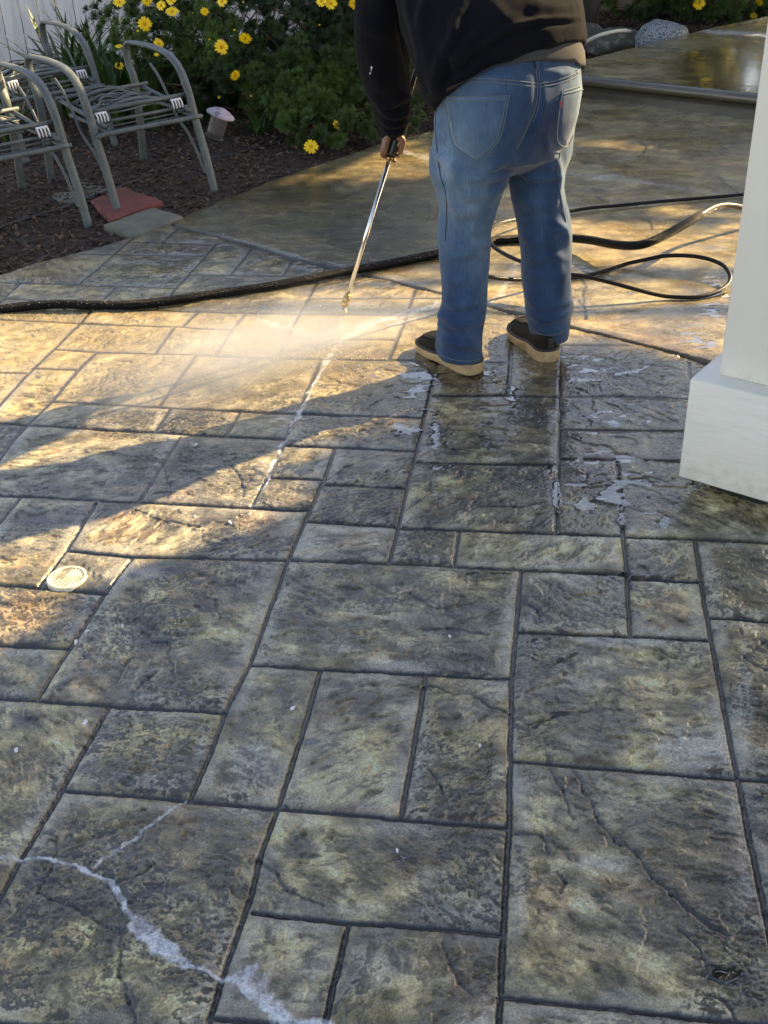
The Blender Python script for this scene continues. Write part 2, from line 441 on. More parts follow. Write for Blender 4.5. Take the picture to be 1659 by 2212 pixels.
def surface(X, Y, plain_only=False, seed=0):
    """height, colour, roughness of the stamped concrete at ground points"""
    n = len(X)
    nf = np.clip(2.2/np.maximum(Y, .3), 0, 1); wx = X+.003*(fbm(X*18, Y*18, 91, 2)-.5)+.0018*nf*(vn(X*120, Y*120, 92)-.5); wy = Y+.003*(fbm(X*18, Y*18, 95, 2)-.5)+.0018*nf*(vn(X*120, Y*120, 96)-.5)
    jd = np.full(n, 9.0); dd = np.full(n, 9.0)
    if not plain_only:
        for l in JOINTS:
            for a, b in zip(l[:-1], l[1:]):
                s = np.nonzero((X > min(a[0], b[0])-.09) & (X < max(a[0], b[0])+.09) & (Y > min(a[1], b[1])-.09) & (Y < max(a[1], b[1])+.09))[0]
                if len(s):
                    d, _ = seg_dist(wx[s], wy[s], a, b); jd[s] = np.minimum(jd[s], d)
        for a, b in zip(DIAG[:-1], DIAG[1:]):
            s = np.nonzero((X > min(a[0], b[0])-.1) & (X < max(a[0], b[0])+.1) & (Y > min(a[1], b[1])-.1) & (Y < max(a[1], b[1])+.1))[0]
            if len(s):
                d, _ = seg_dist(wx[s], wy[s], a, b); dd[s] = np.minimum(dd[s], d)
        a, b = DIAG[0], DIAG[-1]
        side = (b[0]-a[0])*(Y-a[1])-(b[1]-a[1])*(X-a[0]); plain = (side > 0)
        X0, Y0, st, lab = cell_labels()
        ii = np.clip(((X-X0)/st).astype(int), 0, lab.shape[1]-1); jj = np.clip(((Y-Y0)/st).astype(int), 0, lab.shape[0]-1)
        L = lab[jj, ii]; L[plain] = 1
    else:
        plain = np.ones(n, bool); L = np.ones(n, int)
    r1 = hash2(L, L*0+3, 5); r2 = hash2(L, L*0+7, 6); r3 = hash2(L, L*0+9, 7)
    # stone-wise offset and turn of the texture so that it breaks at every joint
    an = (r1-.5)*1.6; an[plain] = .25
    u = X*np.cos(an)-Y*np.sin(an)+r2*31; v = X*np.sin(an)+Y*np.cos(an)+r3*47
    q1 = fbm(u*3.2, v*3.2, 11, 4); q2 = fbm(u*3.2+5, v*3.2+9, 21, 4)
    uu = u+.10*(q1-.5); vv = v+.16*(q2-.5)
    lay = fbm(uu*5, vv*9, 31, 5)                      # broad slate layers
    k = 7.0; ter = np.floor(lay*k)+sstep(.0, .09, (lay*k) % 1.0)   # terraces with sharp lips
    lip = np.exp(-(((lay*k) % 1.0)/.07)**2)
    fine = fbm(uu*26, vv*60, 41, 5, .6)
    rough = fbm(uu*50, vv*75, 51, 4, .65)
    patch = sstep(.43, .60, fbm(u*4.2+3, v*4.2, 61, 4))       # where the stone is pitted
    patch = np.maximum(patch, .22)
    hf = fbm(u*110, v*150, 55, 3, .7); near_ = np.clip(2.4/np.maximum(Y, .6), 0, 1)
    pit = sstep(.495, .555, fine*.42+rough*.26+hf*.32)*patch
    veins = sstep(.78, .95, 1-np.abs(fbm(uu*9, vv*17, 71, 4)-.5)*6)*sstep(.42, .6, fbm(u*3, v*3, 77, 3))
    h = (ter/k-.5)*.026+(fine-.5)*.0120*(.35+.65*patch)+(rough-.5)*.0045*patch-(pit*.0028)-veins*.0015
    amp = np.where(plain, .25, 1.0)*np.interp(Y, [2.5, 5], [1, .6]); h = h*amp+(hf-.5)*.0030*near_
    pit = pit*np.where(plain, .45, 1.0); veins = veins*np.where(plain, .15, .30); lip = lip*np.where(plain, .05, .12)*sstep(.45, .65, q2)
    pv = sstep(.0, .045, jd)                            # pillowed edges
    h = h*(.25+.75*pv)
    grv = 1-sstep(.0030+.0003*np.clip(Y, 0, 6), .0072+.0008*np.clip(Y, 0, 6), jd); shoulder = np.exp(-(jd/.016)**2)
    gd = 1-sstep(.006, .013, dd)
    jf = np.interp(Y, [2.2, 3.8], [1, .30]); h = h-jf*(.0062*(1-sstep(.0015, .0095, jd))+.0030*shoulder)-.012*gd-.004*np.exp(-(dd/.03)**2)
    # --- pigment
    big = fbm(X*1.5+4, Y*1.5, 81, 3); med = fbm(u*5, v*7, 83, 4); sm = fbm(u*18, v*26, 85, 4)
    tan = np.array([.335, .268, .135]); grey = np.array([.185, .172, .128]); och = np.array([.36, .240, .075]); pale = np.array([.36, .35, .31]); dark = np.array([.022, .024, .024]); rust = np.array([.27, .16, .075])
    def mixc(c, d_, f): return c+(d_-c)*np.clip(f, 0, 1)[:, None]
    c = np.tile(tan, (n, 1)).astype(float)
    gmask = sstep(.35, .62, med*.55+big*.45+(r3-.5)*.10)
    lower = sstep(4.2, 2.6, Y)                          # greyer towards the house side, more ochre by the beds
    c = mixc(c, grey, gmask*(.35+.55*lower))
    c = mixc(c, och, sstep(.50, .68, fbm(u*3.3+9, v*4, 87, 4))*(.55-.40*lower)*(1-gmask*.4))
    c = mixc(c, rust, sstep(.60, .74, fbm(u*6+2, v*8, 89, 4))*.45)
    c = c*np.where(plain, .80+.40*sstep(.25, .75, sm), .62+.76*sstep(.25, .75, sm))[:, None]*(.84+.32*sstep(.3, .7, fbm(uu*9, vv*15, 86, 4)))[:, None]*(1+near_*.50*(hf-.5)+near_*.5*(rough-.5))[:, None]
    edgef = np.exp(-((jd-.020)/.020)**2)*sstep(.4, .62, fbm(X*7, Y*7, 97, 3))*(~plain)
    c = mixc(c, pale, edgef*.5)
    c = mixc(c, pale*.9, sstep(.62, .74, fbm(u*4+1, v*6+7, 99, 4))*.30*lower)
    if not plain_only:
        qx, qy = proj(np.stack([X, Y, X*0], 1)); qx = np.where(Y > .2, qx, -999); ww_ = fbm(u*9, v*13, 141, 4)
        for (cx, cy, rx, ry, a) in ((455, 1312, 45, 26, .8), (870, 1852, 55, 40, .7), (640, 1835, 70, 45, .6), (130, 1965, 110, 70, .6), (790, 1530, 50, 38, .5), (320, 1350, 60, 60, .5), (60, 1560, 60, 40, .6), (980, 1545, 45, 60, .6), (1245, 1790, 60, 40, .4), (60, 1120, 90, 28, .6), (820, 930, 130, 40, .5), (450, 980, 70, 30, .5), (1180, 1290, 50, 45, .5), (1420, 1300, 40, 25, .5)):
            g = np.exp(-(((qx-cx)/rx)**2+((qy-cy)/ry)**2)); c = mixc(c, np.array([.048, .050, .050]), sstep(.35, .75, g*.9+(ww_-.5)*1.3)*a)
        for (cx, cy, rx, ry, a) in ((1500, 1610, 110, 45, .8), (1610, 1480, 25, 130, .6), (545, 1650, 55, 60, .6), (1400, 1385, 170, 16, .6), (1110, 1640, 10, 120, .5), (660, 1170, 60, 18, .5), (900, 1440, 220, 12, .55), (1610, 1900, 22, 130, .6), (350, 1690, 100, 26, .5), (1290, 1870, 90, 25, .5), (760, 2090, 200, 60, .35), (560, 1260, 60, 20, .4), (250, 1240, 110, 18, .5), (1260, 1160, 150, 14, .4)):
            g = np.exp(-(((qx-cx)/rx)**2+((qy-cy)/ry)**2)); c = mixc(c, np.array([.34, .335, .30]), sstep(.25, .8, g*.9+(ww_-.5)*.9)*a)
    bl = sstep(.56, .68, fbm(u*4.5+13, v*6+3, 101, 4))  # dark release-colour blotches
    c = mixc(c, np.array([.050, .056, .058]), bl*np.where(plain, .22, .62)*(.35+.65*sstep(.44, .56, rough*.5+hf*.5)))
    c = mixc(c, dark, pit*.80); c = mixc(c, dark*1.5, veins*.85)
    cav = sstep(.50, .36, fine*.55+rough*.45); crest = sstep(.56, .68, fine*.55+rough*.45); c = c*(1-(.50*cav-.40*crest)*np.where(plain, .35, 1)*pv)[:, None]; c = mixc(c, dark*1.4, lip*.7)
    # hand placed ridges
    for s_ in SCARP.split('\n'):
        if plain_only: break
        l = GL(s_); wmax = .0035
        for q, (a, b) in enumerate(zip(l[:-1], l[1:])):
            s = np.nonzero((X > min(a[0], b[0])-.05) & (X < max(a[0], b[0])+.05) & (Y > min(a[1], b[1])-.05) & (Y < max(a[1], b[1])+.05))[0]
            if not len(s): continue
            d, t = seg_dist(wx[s]+.012*(fbm(X[s]*40, Y[s]*40, 103, 2)-.5), wy[s], a, b)
            f = np.exp(-(d/wmax)**2); f2 = np.exp(-(d/.015)**2)*sstep(.45, .6, fine[s])
            h[s] -= .0035*f; c[s] = mixc(c[s], dark*1.3, f*.7); c[s] = mixc(c[s], dark*1.6, f2*.7)
    for s_ in CRACKS.split('\n'):
        if plain_only: break
        l = GL(s_)
        for a, b in zip(l[:-1], l[1:]):
            d, t = seg_dist(X+.02*(fbm(X*20, Y*20, 105, 3)-.5), Y+.02*(fbm(X*20, Y*20, 106, 3)-.5), a, b)
            f = np.exp(-(d/(.0022+.0009*Y))**2); c = mixc(c, dark*1.3, f*.8)
    lit_band = (sstep(3.15, 3.7, Y)*sstep(4.6, 4.15, Y))[:, None]*(~plain)[:, None]*.55; c = c*(1-.34*sstep(4.2, 4.8, Y+.25*X)*sstep(7.5, 6.6, Y)*sstep(.9, .2, X))[:, None]; c = c*(1-lit_band)+(np.array([.30, .245, .135])*(.82+.36*sm)[:, None])*lit_band  # sunlit band painted paler, tree-shaded slab behind it painted darker
    lum = (c@np.array([.3, .6, .1]))[:, None]; c = np.clip(c*(1+.30*near_[:, None]*(lum-.13)/.13), .012, .6)
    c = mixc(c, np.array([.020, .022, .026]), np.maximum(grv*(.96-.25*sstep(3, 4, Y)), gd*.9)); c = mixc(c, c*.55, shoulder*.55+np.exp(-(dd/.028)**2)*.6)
    wet = np.zeros(n)
    px, py = proj(np.stack([X, Y, X*0], 1)); px = np.where(Y > .2, px, -999)
    if not plain_only:
        warp = fbm(X*19+.3*fbm(X*6, Y*6, 112, 2), Y*42, 111, 4, .6)
        for (cx, cy, rx, ry, s_) in PUD:
            g = np.exp(-(((px-cx)/rx)**2+((py-cy)/ry)**2)); wet = np.maximum(wet, sstep(.53, .66, g*s_*.75+(warp-.5)*1.5+.12)*sstep(.05, .2, g*s_))
        halo = np.zeros(n)
        for (cx, cy, rx, ry, s_) in PUD: halo = np.maximum(halo, np.exp(-(((px-cx)/(rx*1.5+14))**2+((py-cy)/(ry*1.5+10))**2)))
        halo = sstep(.15, .75, halo+(fbm(X*12, Y*20, 151, 3)-.5)*.5); c = c*(1-.38*halo)[:, None]
        for s_, wd, st_ in WHITE:
            l = GL(s_)
            for a, b in zip(l[:-1], l[1:]):
                s = np.nonzero((X > min(a[0], b[0])-.15) & (X < max(a[0], b[0])+.15) & (Y > min(a[1], b[1])-.15) & (Y < max(a[1], b[1])+.15))[0]
                if not len(s): continue
                d, t = seg_dist(X[s]+.03*(fbm(X[s]*18, Y[s]*18, 121, 3)-.5), Y[s]+.03*(fbm(X[s]*18, Y[s]*18, 125, 3)-.5), a, b)
                ww = wd*(.20+1.5*fbm(X[s]*45, Y[s]*45, 127, 4)*(.25+1.1*vn(X[s]*9, Y[s]*9, 128)))
                f = (1-sstep(ww*.55, ww*1.25, d))*st_*(.35+.65*sstep(.35, .62, fbm(X[s]*70, Y[s]*70, 129, 3)))
                c[s] = mixc(c[s], np.array([.60, .61, .64]), f); h[s] += .0012*f
    h = np.where(wet > .05, h*(1-.85*wet)+wet*.0005, h)
    c = mixc(c, c*.40, wet)
    wetfilm = sstep(.45, .6, fbm(X*3.1, Y*3.1, 131, 4))
    rg = .37-.13*wetfilm+.10*sm
    rg = np.where(plain, rg-.14*wetfilm, rg)
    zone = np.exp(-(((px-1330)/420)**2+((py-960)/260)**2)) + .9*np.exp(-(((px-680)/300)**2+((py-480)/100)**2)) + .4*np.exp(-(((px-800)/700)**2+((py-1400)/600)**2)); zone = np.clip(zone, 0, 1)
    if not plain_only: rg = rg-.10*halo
    rg = rg-.22*zone; c = c*(1-.32*zone*sstep(.4, .55, fbm(X*2.2, Y*2.2, 135, 3))-.45*np.exp(-(((px-690)/280)**2+((py-480)/95)**2)))[:, None]  # upper left slab darkened for tree shade as well as damp
    rg = np.where(grv > .4, .22, rg); rg = rg*(1-wet)+.035*wet
    return h, np.clip(c, .004, .9), rg, jd, wet

def paving_material():
    m_ = bpy.data.materials.new('stamped_concrete'); m_.use_nodes = True; n = m_.node_tree.nodes; l = m_.node_tree.links; b = n['Principled BSDF']
    ca = n.new('ShaderNodeAttribute'); ca.attribute_name = 'pigment'; ra = n.new('ShaderNodeAttribute'); ra.attribute_name = 'rgh'; wa = n.new('ShaderNodeAttribute'); wa.attribute_name = 'wet'
    tc = n.new('ShaderNodeTexCoord'); no = n.new('ShaderNodeTexNoise'); no.inputs['Scale'].default_value = 260; no.inputs['Detail'].default_value = 4
    l.new(tc.outputs['Object'], no.inputs['Vector'])
    mr = n.new('ShaderNodeMapRange'); mr.inputs[1].default_value = .3; mr.inputs[2].default_value = .7; mr.inputs[3].default_value = .62; mr.inputs[4].default_value = 1.38; l.new(no.outputs['Fac'], mr.inputs[0])
    mx = n.new('ShaderNodeVectorMath'); mx.operation = 'SCALE'; l.new(ca.outputs['Color'], mx.inputs[0]); l.new(mr.outputs[0], mx.inputs['Scale'])
    l.new(mx.outputs[0], b.inputs['Base Color']); l.new(ra.outputs['Fac'], b.inputs['Roughness'])
    n2 = n.new('ShaderNodeTexNoise'); n2.inputs['Scale'].default_value = 90; n2.inputs['Detail'].default_value = 6; n2.inputs['Roughness'].default_value = .65; l.new(tc.outputs['Object'], n2.inputs['Vector'])
    inv = n.new('ShaderNodeMath'); inv.operation = 'MULTIPLY_ADD'; inv.inputs[1].default_value = -.38; inv.inputs[2].default_value = .45; l.new(wa.outputs['Fac'], inv.inputs[0])
    bp = n.new('ShaderNodeBump'); bp.inputs['Distance'].default_value = .006; l.new(inv.outputs[0], bp.inputs['Strength']); l.new(n2.outputs['Fac'], bp.inputs['Height']); l.new(bp.outputs[0], b.inputs['Normal'])
    b.inputs['Specular IOR Level'].default_value = .5; b.inputs['Coat IOR'].default_value = 1.8
    cw = n.new('ShaderNodeMath'); cw.operation = 'MULTIPLY_ADD'; cw.inputs[1].default_value = .62; cw.inputs[2].default_value = .38; l.new(wa.outputs['Fac'], cw.inputs[0]); l.new(cw.outputs[0], b.inputs['Coat Weight'])
    cq = n.new('ShaderNodeMath'); cq.operation = 'MULTIPLY'; cq.inputs[1].default_value = .55; l.new(ra.outputs['Fac'], cq.inputs[0]); l.new(cq.outputs[0], b.inputs['Coat Roughness'])
    return m_
M_PAVE = paving_material()

def col_attr(me, c, rg, wet):
    a_ = me.attributes.new('pigment', 'FLOAT_COLOR', 'POINT'); cc = np.ones((len(c), 4), np.float32); cc[:, :3] = c; a_.data.foreach_set('color', cc.ravel())
    fattr(me, 'rgh', rg); fattr(me, 'wet', wet)

# fan of rows that widen with distance, so that the paving is modelled to the same fineness everywhere
def make_patio():
    ys = [-3.0, -1.5, -.5, 0, .3, .5, .6, .68]; y = .72
    while y < 12.2: ys.append(y); y += (y*y+CH*CH)/(CH*1088)*(1.0 if y < 2.4 else .6)
    ys += [13, 14, 15]
    ys = np.array(ys); ny = len(ys)
    uc = np.linspace(-1, 1, 860); ext = 1+np.cumsum(np.geomspace(.01, 3.5, 16)); uu = np.concatenate([-ext[::-1], uc, ext])
    zc = np.maximum(ys*.85+.84, 1.2); half = zc*960/2720*1.12
    X = (ys[:, None]*-.005+half[:, None]*uu[None, :]); X = np.clip(X, -9, 13); Y = np.repeat(ys[:, None], len(uu), 1)
    x = X.ravel(); y = Y.ravel(); nx = len(uu)
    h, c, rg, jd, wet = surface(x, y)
    ins = inpoly(x, y, PATIO_POLY); de = np.full(len(x), 9.0)
    for a, b in zip(EDGE[:-1], EDGE[1:]):
        d, _ = seg_dist(x, y, a, b); de = np.minimum(de, d)
    h = h-.006*np.exp(-(de/.02)**2)*ins
    h = np.where(ins, h, -.01-.16*sstep(0, .03, de))
    idx = np.arange(ny*nx).reshape(ny, nx)
    Q = np.stack([idx[:-1, :-1], idx[:-1, 1:], idx[1:, 1:], idx[1:, :-1]], -1).reshape(-1, 4)
    keep = (ins | (de < .12)); Q = Q[keep[Q].any(1)]
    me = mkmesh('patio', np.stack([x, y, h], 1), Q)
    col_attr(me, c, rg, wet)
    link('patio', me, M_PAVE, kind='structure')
make_patio()

# raised part of the patio behind a bullnosed step
ST0 = gp(1264, 163, .15)[:2]; ST1 = gp(1648, 203, .15)[:2]
sd = (ST1-ST0)/np.linalg.norm(ST1-ST0); sn = np.array([-sd[1], sd[0]])
if sn[1] < 0: sn = -sn
def make_raised():
    L0, L1 = -.35, 4.5
    xs = np.concatenate([np.linspace(L0, 1.6, 330), np.linspace(1.62, L1, 40)]); ts = np.concatenate([np.linspace(0, .2, 14), np.linspace(.22, 6, 260)])
    A, B = np.meshgrid(xs, ts); x = ST0[0]+sd[0]*A+sn[0]*B; y = ST0[1]+sd[1]*A+sn[1]*B; x = x.ravel(); y = y.ravel(); a = A.ravel(); b = B.ravel()
    h, c, rg, jd, wet = surface(x, y, True)
    RE = np.array([gp(px, py, .15)[:2] for px, py in ((1180, 152), (1260, 130), (1340, 110), (1440, 85), (1540, 60), (1659, 35), (1800, 0))]); RE = np.vstack([RE, [[9, 13.5]]])
    poly = np.vstack([RE, [[14, 9], [8, -2], ST0+sd*L0-sn*.3]])
    ins = inpoly(x, y, poly); de = np.full(len(x), 9.0)
    for p, q in zip(RE[:-1], RE[1:]):
        d, _ = seg_dist(x, y, p, q); de = np.minimum(de, d)
    h = .15+h
    px, py = proj(np.stack([x, y, x*0+.15], 1))
    w1 = np.exp(-(((px-1560)/120)**2+((py-150)/55)**2)); rg = rg*(1-.50*sstep(.2, .6, w1)); wet = sstep(.2, .7, w1)*.9
    h = .15+(h-.15)*(1-.8*wet); c = c*(1-.45*wet)[:, None]
    for s_ in ('D1500,66 1560,70 1659,76 1760,84',):
        l = GL(s_, .15)
        for p, q in zip(l[:-1], l[1:]):
            d, t = seg_dist(x, y+.1*(fbm(x*4, y*4, 3, 3)-.5), p, q); f = np.exp(-(d/.09)**2)*.8; c = c+(np.array([.6, .62, .68])-c)*f[:, None]
    h = np.where(ins, h, .15-.3*sstep(0, .04, de))
    ny, nx = A.shape; idx = np.arange(ny*nx).reshape(ny, nx)
    Q = np.stack([idx[:-1, :-1], idx[:-1, 1:], idx[1:, 1:], idx[1:, :-1]], -1).reshape(-1, 4)
    Q = Q[(ins | (de < .1))[Q].any(1)]
    V = [np.stack([x, y, h], 1)]; C = [c]; RG = [rg]; W = [wet]; QQ = [Q]; n0 = len(x)
    # bullnose and riser
    prof = [(0, .15-.001), (-.022, .145), (-.036, .132), (-.042, .115), (-.036, .098), (-.022, .086), (.0, .080), (.012, .072), (.014, .04), (.012, -.03)]
    nose = []
    for (o, z) in prof:
        nose.append(np.stack([ST0[0]+sd[0]*xs+sn[0]*o, ST0[1]+sd[1]*xs+sn[1]*o, z+.002*(fbm(xs*9, xs*0+z*40, 7, 3)-.5)], 1))
    NV = np.concatenate(nose); m_ = len(xs); k = len(prof)
    NQ = [(n0+i*m_+j, n0+(i+1)*m_+j, n0+(i+1)*m_+j+1, n0+i*m_+j+1) for i in range(k-1) for j in range(m_-1)]
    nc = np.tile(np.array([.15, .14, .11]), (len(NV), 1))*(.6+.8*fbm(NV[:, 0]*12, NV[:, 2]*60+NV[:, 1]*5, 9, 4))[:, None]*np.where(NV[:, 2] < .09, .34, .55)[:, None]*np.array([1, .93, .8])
    V.append(NV); C.append(nc); RG.append(np.full(len(NV), .3)); W.append(np.zeros(len(NV))); QQ.append(np.array(NQ))
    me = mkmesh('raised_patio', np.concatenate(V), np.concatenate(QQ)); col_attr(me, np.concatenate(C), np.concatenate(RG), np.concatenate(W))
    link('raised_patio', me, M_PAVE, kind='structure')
make_raised()

# ------------------------------------------------------------------ planting bed
M_SOIL = mat('bark_soil', (.020, .012, .008), .9, col2=(.055, .032, .019), vscale=40, bump=1.0, bscale=90)
def bed_z(x, y):
    return -.035+.03*(fbm(x*2.2, y*2.2, 201, 3)-.5)+.012*fbm(x*14, y*14, 202, 3)
def edge_dist(x, y):
    de = np.full(np.shape(x), 9.0)
    for a, b in zip(EDGE[:-1], EDGE[1:]):
        d, _ = seg_dist(x, y, a, b); de = np.minimum(de, d)
    return de
def make_bed():
    nx, ny = 420, 330
    xs = np.linspace(-9, 12, nx); ys = np.linspace(2.5, 20, ny); X, Y = np.meshgrid(xs, ys); x = X.ravel(); y = Y.ravel()
    z = bed_z(x, y); de = edge_dist(x, y); ins = inpoly(x, y, PATIO_POLY)
    z = np.where(ins, -.05-.25*sstep(0, .2, de), z+.05*sstep(.15, 1.2, de))
    idx = np.arange(nx*ny).reshape(ny, nx)
    Q = np.stack([idx[:-1, :-1], idx[:-1, 1:], idx[1:, 1:], idx[1:, :-1]], -1).reshape(-1, 4)
    keep = (~ins | (de < .5)); Q = Q[keep[Q].any(1)]
    link('garden_bed', mkmesh('garden_bed', np.stack([x, y, z], 1), Q), M_SOIL, kind='structure')
    # ground sheet that reaches the horizon
    link('ground', mkmesh('ground', [(-150, -150, -.32), (150, -150, -.32), (150, 200, -.32), (-150, 200, -.32)], [(0, 1, 2, 3)]), M_SOIL, kind='structure')
make_bed()
def bedh(x, y):
    x = np.atleast_1d(np.asarray(x, float)); y = np.atleast_1d(np.asarray(y, float))
    return bed_z(x, y)+.05*sstep(.15, 1.2, edge_dist(x, y))

M_BARK = mat('bark_chips', (.032, .018, .011), .85, attr='rnd', acol=(.16, .10, .065), bump=.4, bscale=200)
def make_chips():
    n = 52000
    x = rng.uniform(-3.2, 4.5, n); y = rng.uniform(4.2, 12, n)
    ins = inpoly(x, y, PATIO_POLY); px, py = proj(np.stack([x, y, x*0], 1)); ok = (~ins) & (px > -120) & (px < 1780)
    de = edge_dist(x, y); ok &= (de > .02)
    RA = inpoly(x, y, np.array([ST0-sd*.5, ST1+sd*3, ST1+sd*3+sn*8, ST0+sn*2.2-sd*.4])); ok &= ~RA | (x < 1.2)
    x = x[ok]; y = y[ok]; n = len(x); z = bedh(x, y)+rng.uniform(0, .012, n)
    L = rng.uniform(.005, .018, n)*(1+.5*(rng.random(n) > .93)); W_ = L*rng.uniform(.25, .7, n); T_ = rng.uniform(.002, .006, n)
    an = rng.uniform(0, np.pi, n); ti = rng.normal(0, .35, n)
    ux = np.stack([np.cos(an)*np.cos(ti), np.sin(an)*np.cos(ti), np.sin(ti)], 1); uy = np.stack([-np.sin(an), np.cos(an), rng.normal(0, .3, n)], 1); uz = np.cross(ux, uy)
    C = np.stack([x, y, z], 1)
    sg = [(-1, -1, -1), (1, -.6, -1), (.8, 1, -1), (-1, .7, -1), (-.9, -.9, 1), (.9, -.5, 1), (.7, .9, 1), (-.9, .6, 1)]
    V = np.stack([C+ux*(s[0]*L)[:, None]+uy*(s[1]*W_)[:, None]+uz*(s[2]*T_)[:, None] for s in sg], 1).reshape(-1, 3)
    q = np.array([(4, 5, 6, 7), (0, 1, 5, 4), (1, 2, 6, 5), (2, 3, 7, 6), (3, 0, 4, 7)])
    Q = (np.arange(n)[:, None, None]*8+q[None]).reshape(-1, 4)
    me = mkmesh('bark_mulch', V, Q, smooth=False); fattr(me, 'rnd', np.repeat(rng.random(n)**2.2, 8))
    link('bark_mulch', me, M_BARK, kind='stuff')
make_chips()
# ------------------------------------------------------------------ foliage
def leafmat(name, c1, c2, trans=.35, rough=.5):
    m_ = bpy.data.materials.new(name); m_.use_nodes = True; n = m_.node_tree.nodes; l = m_.node_tree.links; b = n['Principled BSDF']
    at_ = n.new('ShaderNodeAttribute'); at_.attribute_name = 'rnd'
    mx = n.new('ShaderNodeMix'); mx.data_type = 'RGBA'; mx.inputs['A'].default_value = (*c1, 1); mx.inputs['B'].default_value = (*c2, 1); l.new(at_.outputs['Fac'], mx.inputs['Factor'])
    l.new(mx.outputs['Result'], b.inputs['Base Color']); b.inputs['Roughness'].default_value = rough
    tr = n.new('ShaderNodeBsdfTranslucent'); l.new(mx.outputs['Result'], tr.inputs['Color'])
    ms = n.new('ShaderNodeMixShader'); ms.inputs[0].default_value = trans; l.new(b.outputs[0], ms.inputs[1]); l.new(tr.outputs[0], ms.inputs[2]); l.new(ms.outputs[0], n['Material Output'].inputs[0])
    return m_
M_LEAF = leafmat('daisy_leaf', (.014, .038, .013), (.13, .23, .05), .45)
M_STRAP = leafmat('strap_leaf', (.020, .060, .014), (.09, .18, .04), .25, .4)
M_CROWN = leafmat('tree_leaf', (.03, .06, .015), (.08, .12, .03))
M_STEM = mat('woody_stem', (.09, .055, .035), .85, col2=(.18, .12, .08), vscale=30, bump=.5, bscale=120)
M_BARKT = mat('tree_bark', (.10, .07, .05), .9, col2=(.18, .14, .11), vscale=12, bump=.8, bscale=40)

def leaves(P, size, nrm=None, jit=.6):               # scattered leaf faces: 2-quad folded leaf each
    n = len(P); d = rng.normal(size=(n, 3)); d /= np.linalg.norm(d, axis=1)[:, None]
    e = rng.normal(size=(n, 3)); e -= d*(e*d).sum(1)[:, None]; e /= np.linalg.norm(e, axis=1)[:, None]; f = np.cross(d, e)
    s = np.broadcast_to(size, (n,))[:, None]
    V = np.stack([P-d*s*.5, P+e*s*.28+f*s*.08, P+d*s*.5, P-e*s*.28+f*s*.08], 1).reshape(-1, 3)
    return V, np.arange(n*4).reshape(-1, 4), np.repeat(rng.random(n), 4)

# shade wanted on the ground; crowns of unseen trees are shaped to cast it
SH_A = DL('D-900,760 -300,680 0,645 200,640 420,622 640,592 950,550 1000,500 970,430 900,405 760,410 640,408 560,418 500,452 395,466 200,520 0,300 -900,300')
SH_B = DL('D-900,1600 -300,1500 0,1440 100,1380 240,1290 440,1235 640,1195 700,1110 735,1000 820,960 1000,900 1100,850 1240,765 1400,800 1560,860 2200,930 3500,1300 3500,5000 -2500,5000 -1800,2000')
SH_BED = DL('D-900,600 -300,600 0,592 200,535 395,466 600,382 740,337 830,305 930,285 1100,222 1262,128 1440,84 1659,33 2400,-130 2400,-200 -900,-200')
def shade_p(X, Y):
    P = np.stack([X, Y, X*0], 1); front = Y > .35
    px, py = proj(np.where(front[:, None], P, [0, 1, 0]))
    n = len(X); sc_ = np.clip(6/np.maximum(Y, .5), .5, 2.0)
    jx = px+rng.normal(0, 22, n); jy = py+rng.normal(0, 9, n)
    a = inpoly(jx, jy, SH_A)*1.0
    slit = np.exp(-(((px-780)/250)**2+((py-2190)/85)**2))
    b = inpoly(px+rng.normal(0, 34, n), py+rng.normal(0, 20, n), SH_B)*1.0*(1-.97*slit)
    nz = fbm(px/330+py/900, py/34-px/420, 301, 3)
    spots = fbm(px/60, py/22, 305, 2)
    c = ((py < 560) & (px > 955))*sstep(.50, .58, nz)*sstep(500, 390, py)*.96
    c = np.maximum(c, ((py < 300) & (px > 1200))*.93*sstep(.30, .42, nz)); c = np.maximum(c, np.exp(-(((px-1530)/42)**2+((py-352)/26)**2))*1.3)
    d_ = inpoly(jx, jy, SH_BED)*np.where((px > 520) & (px < 960) & (py > 150), .85*sstep(.42, .52, spots), .93)
    d_ = np.where((px > 755) & (px < 960) & (py > 185) & (py < 300), .15, d_)
    d2 = ((px > 600) & (px < 960) & (py < 400) & (py > 300))*sstep(.46, .56, nz)*.9
    p = np.maximum.reduce([a, b, c, d_, d2]); 
    p = np.where((Y > 5.2) & (px < -180), 0, p)
    p = np.where((px < -1500) | (px > 3400), p*.5, p)
    p = np.where(~front, np.where(X > -2.2, .75, .3), p)
    # single bright spot of sun on the upper left stone
    p = np.where(np.exp(-(((px-88-(600-py)*.25)/20)**2+((py-600)/38)**2)) > .45, 0, p)
    return np.clip(p, 0, 1)
